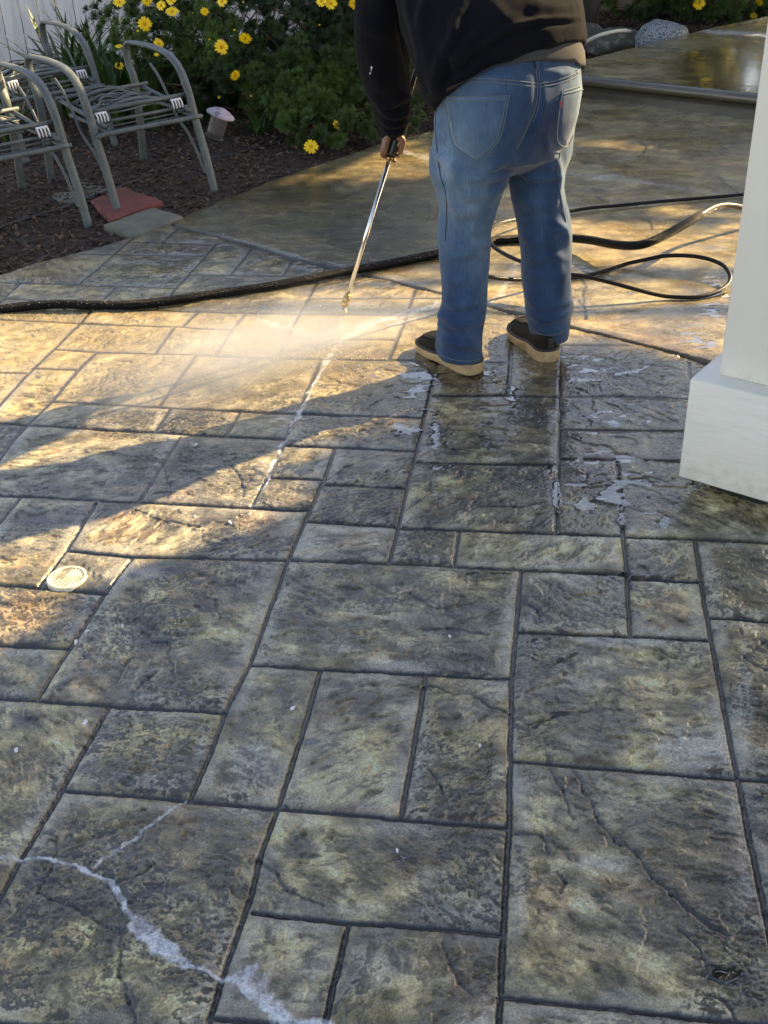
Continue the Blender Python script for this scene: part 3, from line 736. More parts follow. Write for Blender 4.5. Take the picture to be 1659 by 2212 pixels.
def make_shade_trees():
    A = []
    n = 150000
    X = rng.uniform(-6, 6.5, n*2); Y = rng.uniform(-2.5, 13.5, n*2)
    p = shade_p(X, Y); ok = rng.random(len(X)) < p; X = X[ok]; Y = Y[ok]
    z = np.where(Y > 8.6, rng.uniform(1.9, 2.5, len(X)), np.where(Y > 5.2, rng.uniform(4.3, 5.8, len(X)), np.where(Y > 3.6, rng.uniform(4.2, 5.6, len(X)), rng.uniform(3.2, 4.9, len(X))))); k = 1/math.tan(SUN_EL); s = SUN_DIR[:2]/np.linalg.norm(SUN_DIR[:2])
    P = np.stack([X+s[0]*k*z, Y+s[1]*k*z, z], 1)
    groups = [P[:, 1] < 4.6, (P[:, 1] >= 4.6) & (P[:, 1] < 9.2), P[:, 1] >= 9.2]
    for gi, (g, base, lab) in enumerate(zip(groups, ((8.5, 2.5), (9.0, 7.0), (8.5, 12.5)), ('unseen leafy tree right of the house side paving, first by the white post', 'unseen leafy tree right of the raised patio, in the middle of its row', 'unseen leafy tree right of the raised patio, farthest from the house'))):
        Q = P[g]
        t = empty('shade_tree', (base[0], base[1], 0), label=lab, cat='tree', group='unseen trees to the right of the patio, shaped for its shade')
        V, F, r = leaves(Q, rng.uniform(.14, .26, len(Q)))
        mb = MB(); mb.add(V, F); mb.a = [r]; mb.build('crown', M_CROWN, t, attr=True)
        tb = MB(); c = Q.mean(0)
        tube(tb, smoothpath([(base[0], base[1], -.2), (base[0]-.1, base[1]+.1, 1.2), (base[0]-.3, base[1]+.1, 2.4), ((base[0]+c[0])/2, (base[1]+c[1])/2, 3.6)], 6), np.linspace(.22, .10, 19), 12)
        for q in range(16):
            e = Q[rng.integers(len(Q))]; m0 = np.array([(base[0]*1.4+c[0]*.6)/2, (base[1]*1.4+c[1]*.6)/2, 3.0])
            mid = (m0+e)/2+rng.normal(0, .2, 3); tube(tb, smoothpath([m0, mid, e], 5), np.linspace(.06, .012, 11), 6)
        tb.build('trunk', M_BARKT, t); finish_world(t)
make_shade_trees()

def tree_back(x, y, hgt, rad, lab):
    t = empty('garden_tree', (x, y, 0), label=lab, cat='tree', group='trees beyond the fence')
    n = int(2600*rad*rad); d = rng.normal(size=(n, 3)); d /= np.linalg.norm(d, axis=1)[:, None]; r = rng.uniform(.45, 1, n)**.5
    k = .75+.5*vn3(d[:, 0]*2.5+x, d[:, 1]*2.5, d[:, 2]*2.5, 5)
    P = np.array([x, y, hgt*.58])+d*(r*k)[:, None]*np.array([rad, rad*.8, hgt*.42])
    V, F, rr = leaves(P, rng.uniform(.12, .28, n)); mb = MB(); mb.add(V, F); mb.a = [rr]; mb.build('crown', M_CROWN, t, attr=True)
    tb = MB(); tube(tb, smoothpath([(x, y, -.3), (x+.1, y, hgt*.3), (x, y+.1, hgt*.7)], 6), np.linspace(.16, .05, 13), 10)
    tb.build('trunk', M_BARKT, t); finish_world(t)
tree_back(-3.2, 12.6, 3.4, 2.0, 'round tree behind the white fence, leftmost of the trees beyond it')
tree_back(-.2, 13.6, 3.4, 2.2, 'round tree behind the white fence, straight beyond the daisy bush')
tree_back(3.0, 15.0, 3.2, 2.0, 'round tree behind the white fence, beyond the black bin')

def rosette_template(nl=17, L=.062):
    V = []; Q = []; rr = []
    for i in range(nl):
        az = i*2.399; el = R_(8+72*(i/nl)**.8); ln = L*(1.0-.35*(i/nl))*rng.uniform(.85, 1.1)
        d = np.array([math.cos(az)*math.cos(el), math.sin(az)*math.cos(el), math.sin(el)]); s = np.array([-math.sin(az), math.cos(az), 0]); nn = np.cross(d, s)
        w_ = .0030
        def strip(p0, p1, w0, w1):
            b = len(V); dd = p1-p0; ss = np.cross(dd, nn); ss /= np.linalg.norm(ss)+1e-9
            V.extend([p0-ss*w0, p0+ss*w0, p1+ss*w1, p1-ss*w1]); Q.append((b, b+1, b+2, b+3)); rr.extend([0]*4)
        mid = d*ln*.55+nn*.004; tip = d*ln-nn*.006
        strip(np.zeros(3), mid, w_*.7, w_); strip(mid, tip, w_, w_*.35)
        for q, f in ((.42, .42), (.62, .36), (.80, .22)):
            p = d*ln*q+nn*.003
            for sg in (1, -1): strip(p, p+d*ln*f*.62+s*sg*ln*f*.62, w_*.75, w_*.4)
    return np.array(V), np.array(Q)
def rosettes(C, D, size, seedval):
    TV, TQ = rosette_template(); n = len(C)
    D = D/np.linalg.norm(D, axis=1)[:, None]; a = rng.normal(size=(n, 3)); a -= D*(a*D).sum(1)[:, None]; a /= np.linalg.norm(a, axis=1)[:, None]; b = np.cross(D, a)
    s = np.broadcast_to(size, (n,))
    V = C[:, None]+s[:, None, None]*(TV[None, :, 0:1]*a[:, None]+TV[None, :, 1:2]*b[:, None]+TV[None, :, 2:3]*D[:, None])
    Q = TQ[None]+(np.arange(n)*len(TV))[:, None, None]
    return V.reshape(-1, 3), Q.reshape(-1, 4), np.repeat(seedval, len(TV))
M_PETAL = mat('petal', (.93, .60, .008), .55, trans=0, sheen=.1); M_DISC = mat('flower_disc', (.72, .40, .01), .8, bump=.8, bscale=400)
def flower_meshes():
    pm = MB(); n = 13
    for i in range(n):
        az = 2*math.pi*i/n+rng.normal(0, .05); L = .050*rng.uniform(.9, 1.05); d = np.array([math.cos(az), math.sin(az), 0]); s = np.array([-d[1], d[0], 0]); w_ = .0085
        prof = [(.008, .35, .001), (.02, .8, .005), (.034, 1, .006), (.045, .85, .003), (.050, .35, .0)]
        V = []
        for (q, k, z) in prof: V += [d*q*L/.05-s*w_*k+[0, 0, z], d*q*L/.05+[0, 0, z-.0015], d*q*L/.05+s*w_*k+[0, 0, z]]
        Q = [(j*3+c, j*3+c+1, j*3+c+4, j*3+c+3) for j in range(4) for c in (0, 1)]
        pm.add(V, Q)
    dm = MB(); ellipsoid(dm, (0, 0, .003), (.012, .012, .006), nu=12, nv=7)
    bm_ = MB()
    for i in range(8):
        az = 2*math.pi*i/8; d = np.array([math.cos(az), math.sin(az), .6]); s = np.array([-math.sin(az), math.cos(az), 0])
        bm_.add([d*.004-s*.003, d*.004+s*.003, d*.017+s*.002+[0, 0, .004], d*.017-s*.002+[0, 0, .004]], [(0, 1, 2, 3)])
    return pm.mesh('petals'), dm.mesh('flower_centre'), bm_.mesh('bud')
F_PET, F_DISC, F_BUD = flower_meshes()
def put_flower(parent, P, size=1.0, facing=None, bud=False):
    f = np.array([0, -1.0, .45]) if facing is None else np.asarray(facing, float); f = f+rng.normal(0, .42, 3)
    q = Vector(f).to_track_quat('Z', 'Y')
    o = link('bud' if bud else 'flower', F_BUD if bud else F_PET, M_PETAL, parent); o.location = Vector(P)-parent.location; o.rotation_mode = 'QUATERNION'; o.rotation_quaternion = q; q_ = size*rng.uniform(.7, .95); o.scale = (q_, q_*rng.uniform(.8, 1), q_)
    if not bud: link('flower_centre', F_DISC, M_DISC, o)
def bush(name, loc, blobs, dens, label, flowers, stems, base_pts, size=(.75, 1.25)):
    t = empty(name, loc, label=label, cat='bush')
    C = []; D = []
    for (c, r, m_) in blobs:
        n = int(dens*m_*(r[0]*r[1]+r[1]*r[2]+r[0]*r[2])*4.2)
        d = rng.normal(size=(n, 3)); d[:, 1] -= .5; d /= np.linalg.norm(d, axis=1)[:, None]
        k = rng.uniform(.72, 1.05, n)*(.82+.36*vn3(d[:, 0]*3+c[0]*3, d[:, 1]*3, d[:, 2]*3, 9))
        C.append(np.asarray(c)+d*k[:, None]*np.asarray(r)); D.append(d+np.array([0, -.3, .55])+rng.normal(0, .25, (n, 3)))
    C = np.concatenate(C); D = np.concatenate(D); ok = C[:, 2] > .02; C = C[ok]; D = D[ok]
    g = np.clip(fbm(C[:, 0]*3, C[:, 2]*3+C[:, 1], 401, 3)*1.3-.35+rng.normal(0, .10, len(C)), 0, 1)
    V, Q, r = rosettes(C, D, rng.uniform(size[0], size[1], len(C)), g)
    mb = MB(); mb.add(V, Q); mb.a = [r]; mb.build('foliage', M_LEAF, t, smooth=False, attr=True)
    sm = MB()
    for i in range(stems):
        b = base_pts[rng.integers(len(base_pts))]; e = C[rng.integers(len(C))]
        m1 = (np.asarray(b)*.6+e*.4)+rng.normal(0, .06, 3); m1[2] = max(m1[2], .06)
        tube(sm, smoothpath([b, m1, e], 5), np.linspace(.011, .003, 11)*rng.uniform(.5, 1.2), 5)
    sm.build('stems', M_STEM, t)
    finish_world(t)
    for (px, py, Y, s, bd) in flowers: put_flower(t, at(px, py, Y), s, bud=bd)
    return t
BL = [((400, 60), 7.9, (.5, .45, .45), 1), ((545, 45), 7.7, (.5, .45, .50), 1), ((690, 60), 7.6, (.5, .45, .52), 1), ((560, 150), 7.55, (.42, .36, .26), 1), ((430, 165), 7.75, (.36, .34, .24), 1),
      ((690, 165), 7.35, (.32, .30, .26), 1), ((692, 292), 6.86, (.13, .12, .10), 1.5), ((745, 225), 7.1, (.20, .18, .15), 1.0), ((800, 60), 7.8, (.45, .4, .5), 1), ((900, 80), 8.1, (.45, .4, .5), .9), ((350, 20), 8.0, (.35, .4, .4), .9),
      ((880, 215), 7.5, (.30, .2, .16), .6), ((610, 225), 7.4, (.22, .2, .12), .5), ((820, 265), 7.0, (.14, .12, .10), .8), ((770, 262), 6.95, (.18, .14, .13), 1), ((660, 262), 7.0, (.16, .14, .11), 1), ((850, 250), 7.2, (.22, .18, .14), 1), ((640, 200), 7.2, (.25, .2, .18), 1), ((330, 60), 8.2, (.5, .3, .5), 1.3), ((450, 90), 8.25, (.6, .3, .6), 1.3), ((600, 90), 8.25, (.6, .3, .6), 1.3), ((750, 100), 8.3, (.6, .3, .6), 1.2), ((880, 90), 8.4, (.5, .3, .55), 1.2), ((770, 130), 7.4, (.3, .25, .25), 1)]
BLW = [(at(p[0], p[1], Y), r, m_) for p, Y, r, m_ in BL]
FL = [(313, 52, 7.35, 1, 0), (348, 12, 7.35, 1, 0), (372, 25, 7.3, 1.05, 0), (370, 0, 7.3, .9, 0), (317, 2, 7.4, .8, 0), (258, 5, 7.6, .9, 0), (442, 25, 7.2, .65, 0), (417, 28, 7.2, .35, 1), (480, 3, 7.1, 1, 0), (343, 95, 7.3, .85, 0),
      (478, 102, 7.02, 1.12, 0), (530, 83, 7.02, 1.1, 0), (508, 163, 7.02, 1, 0), (298, 67, 7.4, .6, 1), (262, 45, 7.5, .6, 1), (257, 100, 7.5, .7, 0), (258, 142, 7.5, .7, 0), (395, 180, 7.3, .8, 1), (338, 118, 7.3, .4, 0), (715, 8, 7.05, 1.05, 0),
      (695, 3, 7.05, .8, 0), (767, 8, 7.3, .9, 0), (728, 270, 6.85, .8, 0), (672, 317, 6.68, 1, 0), (474, 210, 7.1, .7, 1), (541, 209, 7.1, .7, 1), (452, 84, 7.1, .6, 1), (507, 66, 7.1, .6, 1), (832, 266, 6.9, .5, 0), (853, 382*.3+215, 6.95, .3, 0), (527, 5, 7.1, .5, 1), (690, 52, 7.05, .5, 1)]
bush('daisy_bush', at(560, 240, 7.7)*np.array([1, 1, 0]), BLW, 62, 'dense dark green bush with yellow daisies behind the lawn chair frames', FL, 120, [np.array([*gp(x, y)[:2], -.03]) for x, y in ((500, 240), (560, 245), (640, 250), (720, 240), (800, 235), (860, 230))])
BR = [(at(p[0], p[1], Y), r, 1) for p, Y, r in (((1480, -40), 11.6, (.6, .5, .45)), ((1600, -30), 11.9, (.6, .5, .5)), ((1400, -60), 11.8, (.5, .5, .5)), ((1540, 5), 11.4, (.35, .3, .2)), ((1700, -40), 12, (.6, .5, .5)), ((1560, -150), 12.1, (.9, .5, .5)), ((1750, -140), 12.4, (.9, .5, .5)), ((1850, -60), 12.2, (.7, .5, .6)))]
bush('daisy_bush', at(1540, 20, 11.8)*np.array([1, 1, 0]), BR, 38, 'green bush with a few yellow daisies beyond the raised patio', [(1510, 8, 11.1, 1.3, 0), (1628, 34, 11.5, 1.1, 0), (1476, 18, 11.2, .8, 1), (1560, -20, 11.2, 1.2, 0), (1640, 5, 11.4, 1.1, 0), (1590, -30, 11.2, 1.3, 0), (1660, -40, 11.2, 1.3, 0), (1600, -70, 11.2, 1.4, 0), (1570, -60, 11.2, 1.4, 0), (1630, -80, 11.2, 1.4, 0)]+[(1500+22*i, -60-(i*37) % 120, 11.3, 1.5, 0) for i in range(16)], 40, [np.array([3.0, 11.7, -.03]), np.array([3.6, 12.0, -.03])], (1.0, 1.7))

def strap_plant(c, n, L, label, spread=1.0, group='strap leaved clumps behind the chair frames'):
    t = empty('strap_plant', c, label=label, cat='plant', group=group); mb = MB()
    for i in range(n):
        az = rng.uniform(0, 2*math.pi); l_ = L*rng.uniform(.6, 1.1); lean = rng.uniform(.25, 1.0)*spread; d = np.array([math.cos(az), math.sin(az), 0]); s = np.array([-d[1], d[0], 0]); b = np.asarray(c)+d*.05*rng.random()
        V = []; k = 7
        for q in range(k):
            u = q/(k-1); p = b+d*l_*lean*(u**1.5)*.8+np.array([0, 0, l_*(u*1.0-.55*lean*u*u)])
            w_ = .014*(math.sin(math.pi*min(u*.8+.18, 1))**.6)*(1 if u < .99 else .1)
            V += [p-s*w_+[0, 0, .004], p, p+s*w_+[0, 0, .004]]
        mb.add(V, [(q*3+c_, q*3+c_+1, q*3+c_+4, q*3+c_+3) for q in range(k-1) for c_ in (0, 1)], a=rng.random()**1.5)
    mb.build('leaves', M_STRAP, t, attr=True); finish_world(t)
for i, (px, py, n, L, lab) in enumerate(((262, 275, 60, .85, 'clump of green strap leaves between the front chair frame and the daisy bush'), (160, 262, 60, .85, 'clump of green strap leaves behind the front chair frame, nearest the white fence'), (335, 285, 40, .6, 'small clump of strap leaves at the foot of the daisy bush'), (30, 310, 40, .6, 'clump of strap leaves under the leftmost chair frame'), (215, 230, 46, .85, 'clump of strap leaves against the white fence'))):
    c = gp(px, py); c[2] = -.02; strap_plant(c, n, L, lab)
c = gp(560, 292); c[2] = -.02; strap_plant(c, 14, .28, 'little tuft of pale blades in the bark under the daisy bush', 1.2, 'tufts in the bark')

# ------------------------------------------------------------------ fence
M_WHITEW = mat('white_weathered_board', (.80, .80, .84), .75, col2=(.50, .50, .54), vscale=3.2, stretch=(9, 9, .9), thr=(.45, .85), bump=.5, bscale=22, detail=8)
M_KNOT = mat('fence_gap', (.10, .09, .09), .9)
def make_fence():
    a = gp(-160, 196)[:2]; b = np.array([a[0]+3.1, a[1]+1.25]); d = (b-a)/np.linalg.norm(b-a); nrm = np.array([-d[1], d[0]])
    t = empty('board_fence', (*a, 0), label='white weathered board fence behind the chair frames', cat='fence'); x = 0; i = 0
    while x < 3.2:
        w_ = .142+rng.uniform(-.004, .004); c = a+d*(x+w_/2)+nrm*rng.uniform(-.003, .003)
        mb = MB(); box(mb, (*c, .87+rng.uniform(-.01, .01)), (w_-.007, .018, 1.86), [np.array([*d, 0]), np.array([*nrm, 0]), np.array([0, 0, 1.])], .003); mb.build('board', M_WHITEW, t); x += w_; i += 1
    for z in (.30, 1.5):
        mb = MB(); c = a+d*1.6+nrm*.035; box(mb, (*c, z), (3.2, .04, .09), [np.array([*d, 0]), np.array([*nrm, 0]), np.array([0, 0, 1.])]); mb.build('rail', M_WHITEW, t)
    finish_world(t)
make_fence()

# ------------------------------------------------------------------ chair frames
M_GREEN = mat('grey_green_paint', (.068, .090, .094), .40, col2=(.115, .135, .135), vscale=14, thr=(.40, .75), bump=.25, bscale=150, roughvar=.2)
M_CLIP = mat('white_plastic_clip', (.72, .72, .76), .45)
M_FOOT = mat('dark_rubber_foot', (.03, .04, .04), .6)
FR = np.array([*gp(465, 418, -.03)[:2], -.03]); FLt = np.array([*gp(257, 468, -.03)[:2], -.03])
CU_ = (FR-FLt); WID = np.linalg.norm(CU_); CU_ = CU_/WID; CB = np.array([-CU_[1], CU_[0], 0]);
if CB[1] < 0: CB = -CB
def on_side(px, py, foot):                           # where the sight line meets the side plane of the chair
    v = rayv(px, py); n_ = CU_; o = np.array([0, 0, CH]); t = ((foot-o)@n_)/(v@n_); P = o+v*t; r = P-foot
    return np.array([r@CB, r[2]])
side = [on_side(x/3, y/3, FR) for x, y in ((1395, 1258), (1332, 1000), (1268, 780), (1222, 600), (1165, 450), (1085, 350), (965, 296), (850, 274))]
side = np.array(side); bend = side[-1]
side = np.vstack([side, [bend[0]+.045, bend[1]-.008], [bend[0]+.072, bend[1]-.05], [bend[0]+.066, bend[1]-.13], [bend[0]+.03, bend[1]-.20], [bend[0]+.03, .30], [bend[0]+.07, 0.0]])
def make_chair():
    t = empty('chair_frame', FR)
    for s_ in (0, 1):
        off = -CU_*WID*(1-s_)
        P = smoothpath([off+CB*b+np.array([0, 0, z]) for b, z in side], 6)
        mb = MB(); band(mb, P, .041, .018, CU_); mb.build('side_frame', M_GREEN, t)
        mb = MB(); br = [(.035, .11), (.07, .12), (.13, .22), (.20, .30), (.30, .37), (.36, .46), (.44, .56), (.52, .62)]
        tube(mb, smoothpath([off+CU_*(.012 if s_ == 0 else -.012)+CB*b+np.array([0, 0, z]) for b, z in br], 5), .0075, 8); mb.build('brace', M_GREEN, t)
        mb = MB(); tube(mb, [off+CB*.012+np.array([0, 0, .02]), off+CB*.02+np.array([0, 0, .075])], [.006, .006], 8); mb.build('foot_pad', M_FOOT, t)
    zc = .40; b0 = .065
    o0 = -CU_*WID
    mb = MB(); tube(mb, smoothpath([o0+CB*b0+CU_*.0+np.array([0, 0, zc-.01]), o0+CB*b0+CU_*.04+np.array([0, 0, zc]), CB*b0-CU_*.04+np.array([0, 0, zc]), CB*b0+np.array([0, 0, zc])], 4), .0125, 12); mb.build('crossbar', M_GREEN, t)
    L0 = o0+CU_*.035; R0 = -CU_*.035
    mb = MB()                                         # stacked seat rails
    z1 = .475
    for (b_, dz, r, inn) in ((.17, 0.025, .0115, 0), (.165, -.035, .009, .0), (.60, .03, .0115, 0)):
        tube(mb, [L0+CB*b_+CU_*(inn+.0)+np.array([0, 0, z1+dz]), R0+CB*b_-CU_*(inn-.03)+np.array([0, 0, z1+dz])], r, 10)
    for off in (L0+CU_*.02, R0-CU_*.0):
        tube(mb, smoothpath([off+CB*.10+np.array([0, 0, z1-.045]), off+CB*.30+np.array([0, 0, z1-.02]), off+CB*.62+np.array([0, 0, z1+.02])], 5), .0115, 10)
        tube(mb, smoothpath([off+CB*b0+np.array([0, 0, zc]), off+CB*.25+np.array([0, 0, zc+.02]), off+CB*.50+np.array([0, 0, zc+.03])], 5), .011, 10)
    for dz in (-.060, -.080):
        band(mb, np.array([L0+CB*.15+np.array([0, 0, z1+dz]), R0+CB*.15+CU_*.02+np.array([0, 0, z1+dz+.006])]), .018, .004, CB)
    mb.build('seat_rails', M_GREEN, t)
    mb = MB(); r2 = np.random.default_rng(5)          # the loose springs and tubes that lie on the seat
    for k_ in range(17):
        b_ = .20+.40*k_/17; h1 = r2.uniform(-.02, .05); h2 = r2.uniform(-.02, .05); bow = r2.uniform(-.09, .09); rr = .010 if k_ % 4 == 0 else .0045
        P = [L0+CU_*r2.uniform(.02, .1)+CB*b_+np.array([0, 0, z1-.01]), L0+CU_*WID*.3+CB*(b_+bow)+np.array([0, 0, z1+h1]), L0+CU_*WID*.55+CB*(b_+bow*.6)+np.array([0, 0, z1+h2]), R0-CU_*r2.uniform(.0, .12)+CB*b_+np.array([0, 0, z1-.01])]
        tube(mb, smoothpath(P, 6), rr, 8)
    for k_ in range(4):
        c = L0+CU_*WID*(.25+.15*k_)+CB*(.25+.04*k_)+np.array([0, 0, z1+.02]); th = np.linspace(0, 5, 16)
        tube(mb, [c+CU_*.05*math.cos(a_)+CB*.04*math.sin(a_)+np.array([0, 0, .003*a_]) for a_ in th], .003, 6)
    mb.build('seat_springs', M_GREEN, t)
    for u0 in (.035, WID-.115):                       # toothed white clips
        mb = MB(); c = o0+CU_*u0+CB*.155+np.array([0, 0, z1+.012])
        tube(mb, [c, c+CU_*.062], .006, 8)
        for q in range(4):
            p = c+CU_*(.004+.018*q); tube(mb, smoothpath([p, p-CB*.014+np.array([0, 0, -.012]), p-CB*.014+CU_*.003+np.array([0, 0, -.035]), p-CB*.004+CU_*.008+np.array([0, 0, -.045])], 4), .0042, 6)
        mb.build('clip', M_CLIP, t)
    return t
chair = make_chair()
tag(chair, 'grey green metal chair frame without its sling, standing nearest the daisy bush', 'chair frame', 'bare patio chair frames on the bark bed')
def dup(root, loc, label):
    r = root.copy(); COL.objects.link(r); r.location = Vector([float(v) for v in loc]); r['label'] = label
    for ch in list(root.children):
        c = ch.copy(); COL.objects.link(c); c.parent = r
    return r
fB = np.array([*gp(193, 494, -.03)[:2], -.03]); dup(chair, fB, 'grey green metal chair frame cut by the left edge, nearest the paving')
zc_ = bend[1]-.03; fC = FR+gp(128, 52, zc_)-gp(320, 97, zc_); dup(chair, fC, 'grey green metal chair frame at the back, in front of the white fence')

# ------------------------------------------------------------------ stepping stones, lamp, stones, bin
M_REDP = mat('red_concrete_paver', (.23, .060, .045), .85, col2=(.14, .045, .038), vscale=9, bump=.5, bscale=150)
M_GREYP = mat('grey_green_paver', (.165, .165, .125), .8, col2=(.10, .105, .085), vscale=8, bump=.5, bscale=120)
def paver(pts, z, m_, label, th=.045):
    P = np.array([gp(x, y, z)[:2] for x, y in pts]); c = P.mean(0)
    ar = 0.5*sum(P[i][0]*P[(i+1) % 4][1]-P[(i+1) % 4][0]*P[i][1] for i in range(4))
    if ar < 0: P = P[::-1]
    rings = []
    for zz, ins in ((z-th, 0), (z-.008, 0), (z-.002, .004), (z, .010)):
        r = []
        for i in range(4):
            a, b = P[i], P[(i+1) % 4]
            for q in range(8):
                p = a+(b-a)*q/8; v = c-p; p = p+v/np.linalg.norm(v)*(ins+.003*vn(np.array([p[0]*40]), np.array([p[1]*40]), 3)[0]); r.append((*p, zz+.002*math.sin(p[0]*30)))
        rings.append(r)
    mb = MB(); loft(mb, rings); mb.build('stepping_stone', m_, label=label, cat='paver', group='square stepping stones in the bark bed')
paver([(193, 432), (263, 403), (352, 432), (240, 474)], .012, M_REDP, 'red square paver under the front foot of the middle chair frame')
paver([(222, 484), (333, 446), (397, 467), (290, 509)], .010, M_GREYP, 'grey green square paver touching the edge of the paving')
paver([(25, 395), (123, 370), (187, 388), (88, 418)], .012, M_REDP, 'red square paver under the rear legs of the front chair frame')
paver([(90, 418), (187, 391), (240, 407), (145, 441)], .010, M_GREYP, 'grey paver lying between the two red pavers')
paver([(-20, 356), (80, 348), (127, 367), (15, 391)], .010, M_GREYP, 'grey paver half under the left chair frame')
paver([(-60, 335), (30, 318), (48, 344), (-30, 362)], .012, M_REDP, 'dusty red paver at the left edge below the fence')

M_LAMPCAP = mat('weathered_lilac_cap', (.36, .31, .37), .5, col2=(.16, .14, .16), vscale=26, thr=(.52, .62), bump=.3, bscale=200); M_LAMPB = mat('ribbed_lamp_glass', (.11, .10, .11), .35, trans=0.2)
def make_lamp():
    top = at(477, 246, 6.30); base = np.array([*gp(438, 372, -.03)[:2], -.03]); ax_ = top-at(458, 312, 6.30); ax_ /= np.linalg.norm(ax_)
    t = empty('path_light', base, label='lilac grey path light leaning over in the bark beside the chair frame', cat='path light')
    T_ = ax_; a = np.cross(T_, [0, 1, 0]); a /= np.linalg.norm(a); b = np.cross(T_, a)
    def lathe(mb, prof, seg=28):
        loft(mb, [[top+T_*z+r*(a*math.cos(q)+b*math.sin(q)) for q in np.linspace(0, 2*math.pi, seg, endpoint=False)] for r, z in prof])
    mb = MB(); lathe(mb, [(.072, -.012), (.080, -.010), (.081, -.004), (.076, .002), (.05, .018), (.02, .030), (.003, .033)]); mb.build('lamp_cap', M_LAMPCAP, t)
    mb = MB(); lathe(mb, [(.040, -.13), (.046, -.125), (.046, -.11)]+[(.046 if i % 2 else .050, -.105+.010*i) for i in range(9)]+[(.044, -.012)]); mb.build('lamp_body', M_LAMPB, t)
    mb = MB(); lathe(mb, [(.012, -.16), (.03, -.15), (.052, -.135), (.053, -.128), (.03, -.126)]); mb.build('lamp_collar', M_FOOT, t)
    mb = MB(); tube(mb, smoothpath([top-T_*.14, top-T_*.19, base+np.array([0, 0, .05]), base-np.array([0, 0, .03])], 4), .007, 8); mb.build('stake', M_FOOT, t)
    finish_world(t)
make_lamp()

def granite():
    m_ = bpy.data.materials.new('speckled_granite'); m_.use_nodes = True; n = m_.node_tree.nodes; l = m_.node_tree.links; b = n['Principled BSDF']
    tc = n.new('ShaderNodeTexCoord'); v = n.new('ShaderNodeTexVoronoi'); v.inputs['Scale'].default_value = 45; l.new(tc.outputs['Object'], v.inputs['Vector'])
    no = n.new('ShaderNodeTexNoise'); no.inputs['Scale'].default_value = 85; no.inputs['Detail'].default_value = 6; l.new(tc.outputs['Object'], no.inputs['Vector'])
    cr = n.new('ShaderNodeValToRGB'); cr.color_ramp.elements[0].position = .40; cr.color_ramp.elements[0].color = (.045, .05, .055, 1); cr.color_ramp.elements[1].position = .56; cr.color_ramp.elements[1].color = (.30, .34, .37, 1)
    l.new(no.outputs['Fac'], cr.inputs[0]); l.new(cr.outputs[0], b.inputs['Base Color']); b.inputs['Roughness'].default_value = .75
    bp = n.new('ShaderNodeBump'); bp.inputs['Strength'].default_value = .4; l.new(no.outputs['Fac'], bp.inputs['Height']); l.new(bp.outputs[0], b.inputs['Normal']); return m_
M_GRAN = granite(); M_DROCK = mat('dark_rock', (.07, .068, .055), .8, col2=(.20, .19, .15), vscale=16, thr=(.5, .7), bump=.9, bscale=35)
def rock(px, py, rx, ry, rz, m_, label, sd_, yaw=0.0, zs=0.0):
    c = gp(px, py, rz*.75+zs); ca, sa = math.cos(yaw), math.sin(yaw); mb = MB()
    fn = lambda d: 1+.34*(vn3(np.array([d[0]*1.5+sd_]), np.array([d[1]*1.5]), np.array([d[2]*1.5]), sd_)[0]-.5)+.12*(vn3(np.array([d[0]*4+sd_]), np.array([d[1]*4]), np.array([d[2]*4]), sd_+1)[0]-.5)
    ellipsoid(mb, c, (rx, ry, rz), [np.array([ca, sa, 0]), np.array([-sa, ca, 0]), np.array([0, 0, 1.])], 36, 22, fn=fn)
    mb.build('boulder', m_, label=label, cat='rock', group='rocks beside the raised patio')
rock(1424, 84, .225, .19, .15, M_GRAN, 'rounded black and white speckled granite boulder', 3, .2)
rock(1322, 90, .26, .2, .11, M_DROCK, 'low dark rough rock left of the speckled boulder', 8)
rock(1268, 78, .15, .14, .10, M_DROCK, 'small dark rock beside the black bin', 12)

M_BIN = mat('black_plastic', (.018, .019, .022), .45, bump=.15, bscale=60); M_PIPE = mat('pale_hose', (.62, .60, .52), .35)
def make_bin():
    c = np.array([*gp(1236, 78)[:2], -.02]); t = empty('plant_tub', c, label='big black plastic tub standing in the bark behind the person', cat='tub')
    def ring(r, z): return [c+np.array([r*math.cos(q), r*math.sin(q), z]) for q in np.linspace(0, 2*math.pi, 40, endpoint=False)]
    mb = MB(); loft(mb, [ring(.20, 0), ring(.215, .03), ring(.26, .52), ring(.26, .56)]); mb.build('tub_body', M_BIN, t)
    mb = MB(); loft(mb, [ring(.262, .53), ring(.285, .535), ring(.29, .56), ring(.285, .585), ring(.262, .59), ring(.245, .585), ring(.24, .565)], caps=False); mb.build('rim', M_BIN, t)
    finish_world(t)
make_bin()
def hose_obj(name, pts, r, m_, label, cat, group=None, n=8, seg=12):
    P = smoothpath([gp(x, y, z) for x, y, z in pts], n); mb = MB(); tube(mb, P, r, seg); return mb.build(name, m_, label=label, cat=cat, group=group)
hose_obj('garden_pipe', [(1225, 118, .02), (1258, 96, .12), (1290, 78, .20), (1325, 68, .22), (1352, 66, .20), (1372, 72, .12)], .014, M_PIPE, 'pale hose arching over the dark rock', 'pipe')
hose_obj('cable', [(1228, -6, .62), (1240, 14, .60), (1256, 0, .62), (1262, -20, .7)], .010, M_PIPE, 'pale cable looped over the black tub', 'cable')
M_DRIP = mat('black_drip_line', (.015, .015, .015), .5)
hose_obj('drip_line', [(-60, 512, .0), (0, 492, .0), (60, 472, .0), (120, 455, .0), (170, 436, .0), (230, 415, .005), (300, 388, .0), (345, 370, 0), (420, 348, 0), (520, 330, 0), (620, 300, 0)], .010, M_DRIP, 'black drip irrigation line lying in the bark under the chair frames', 'irrigation line')

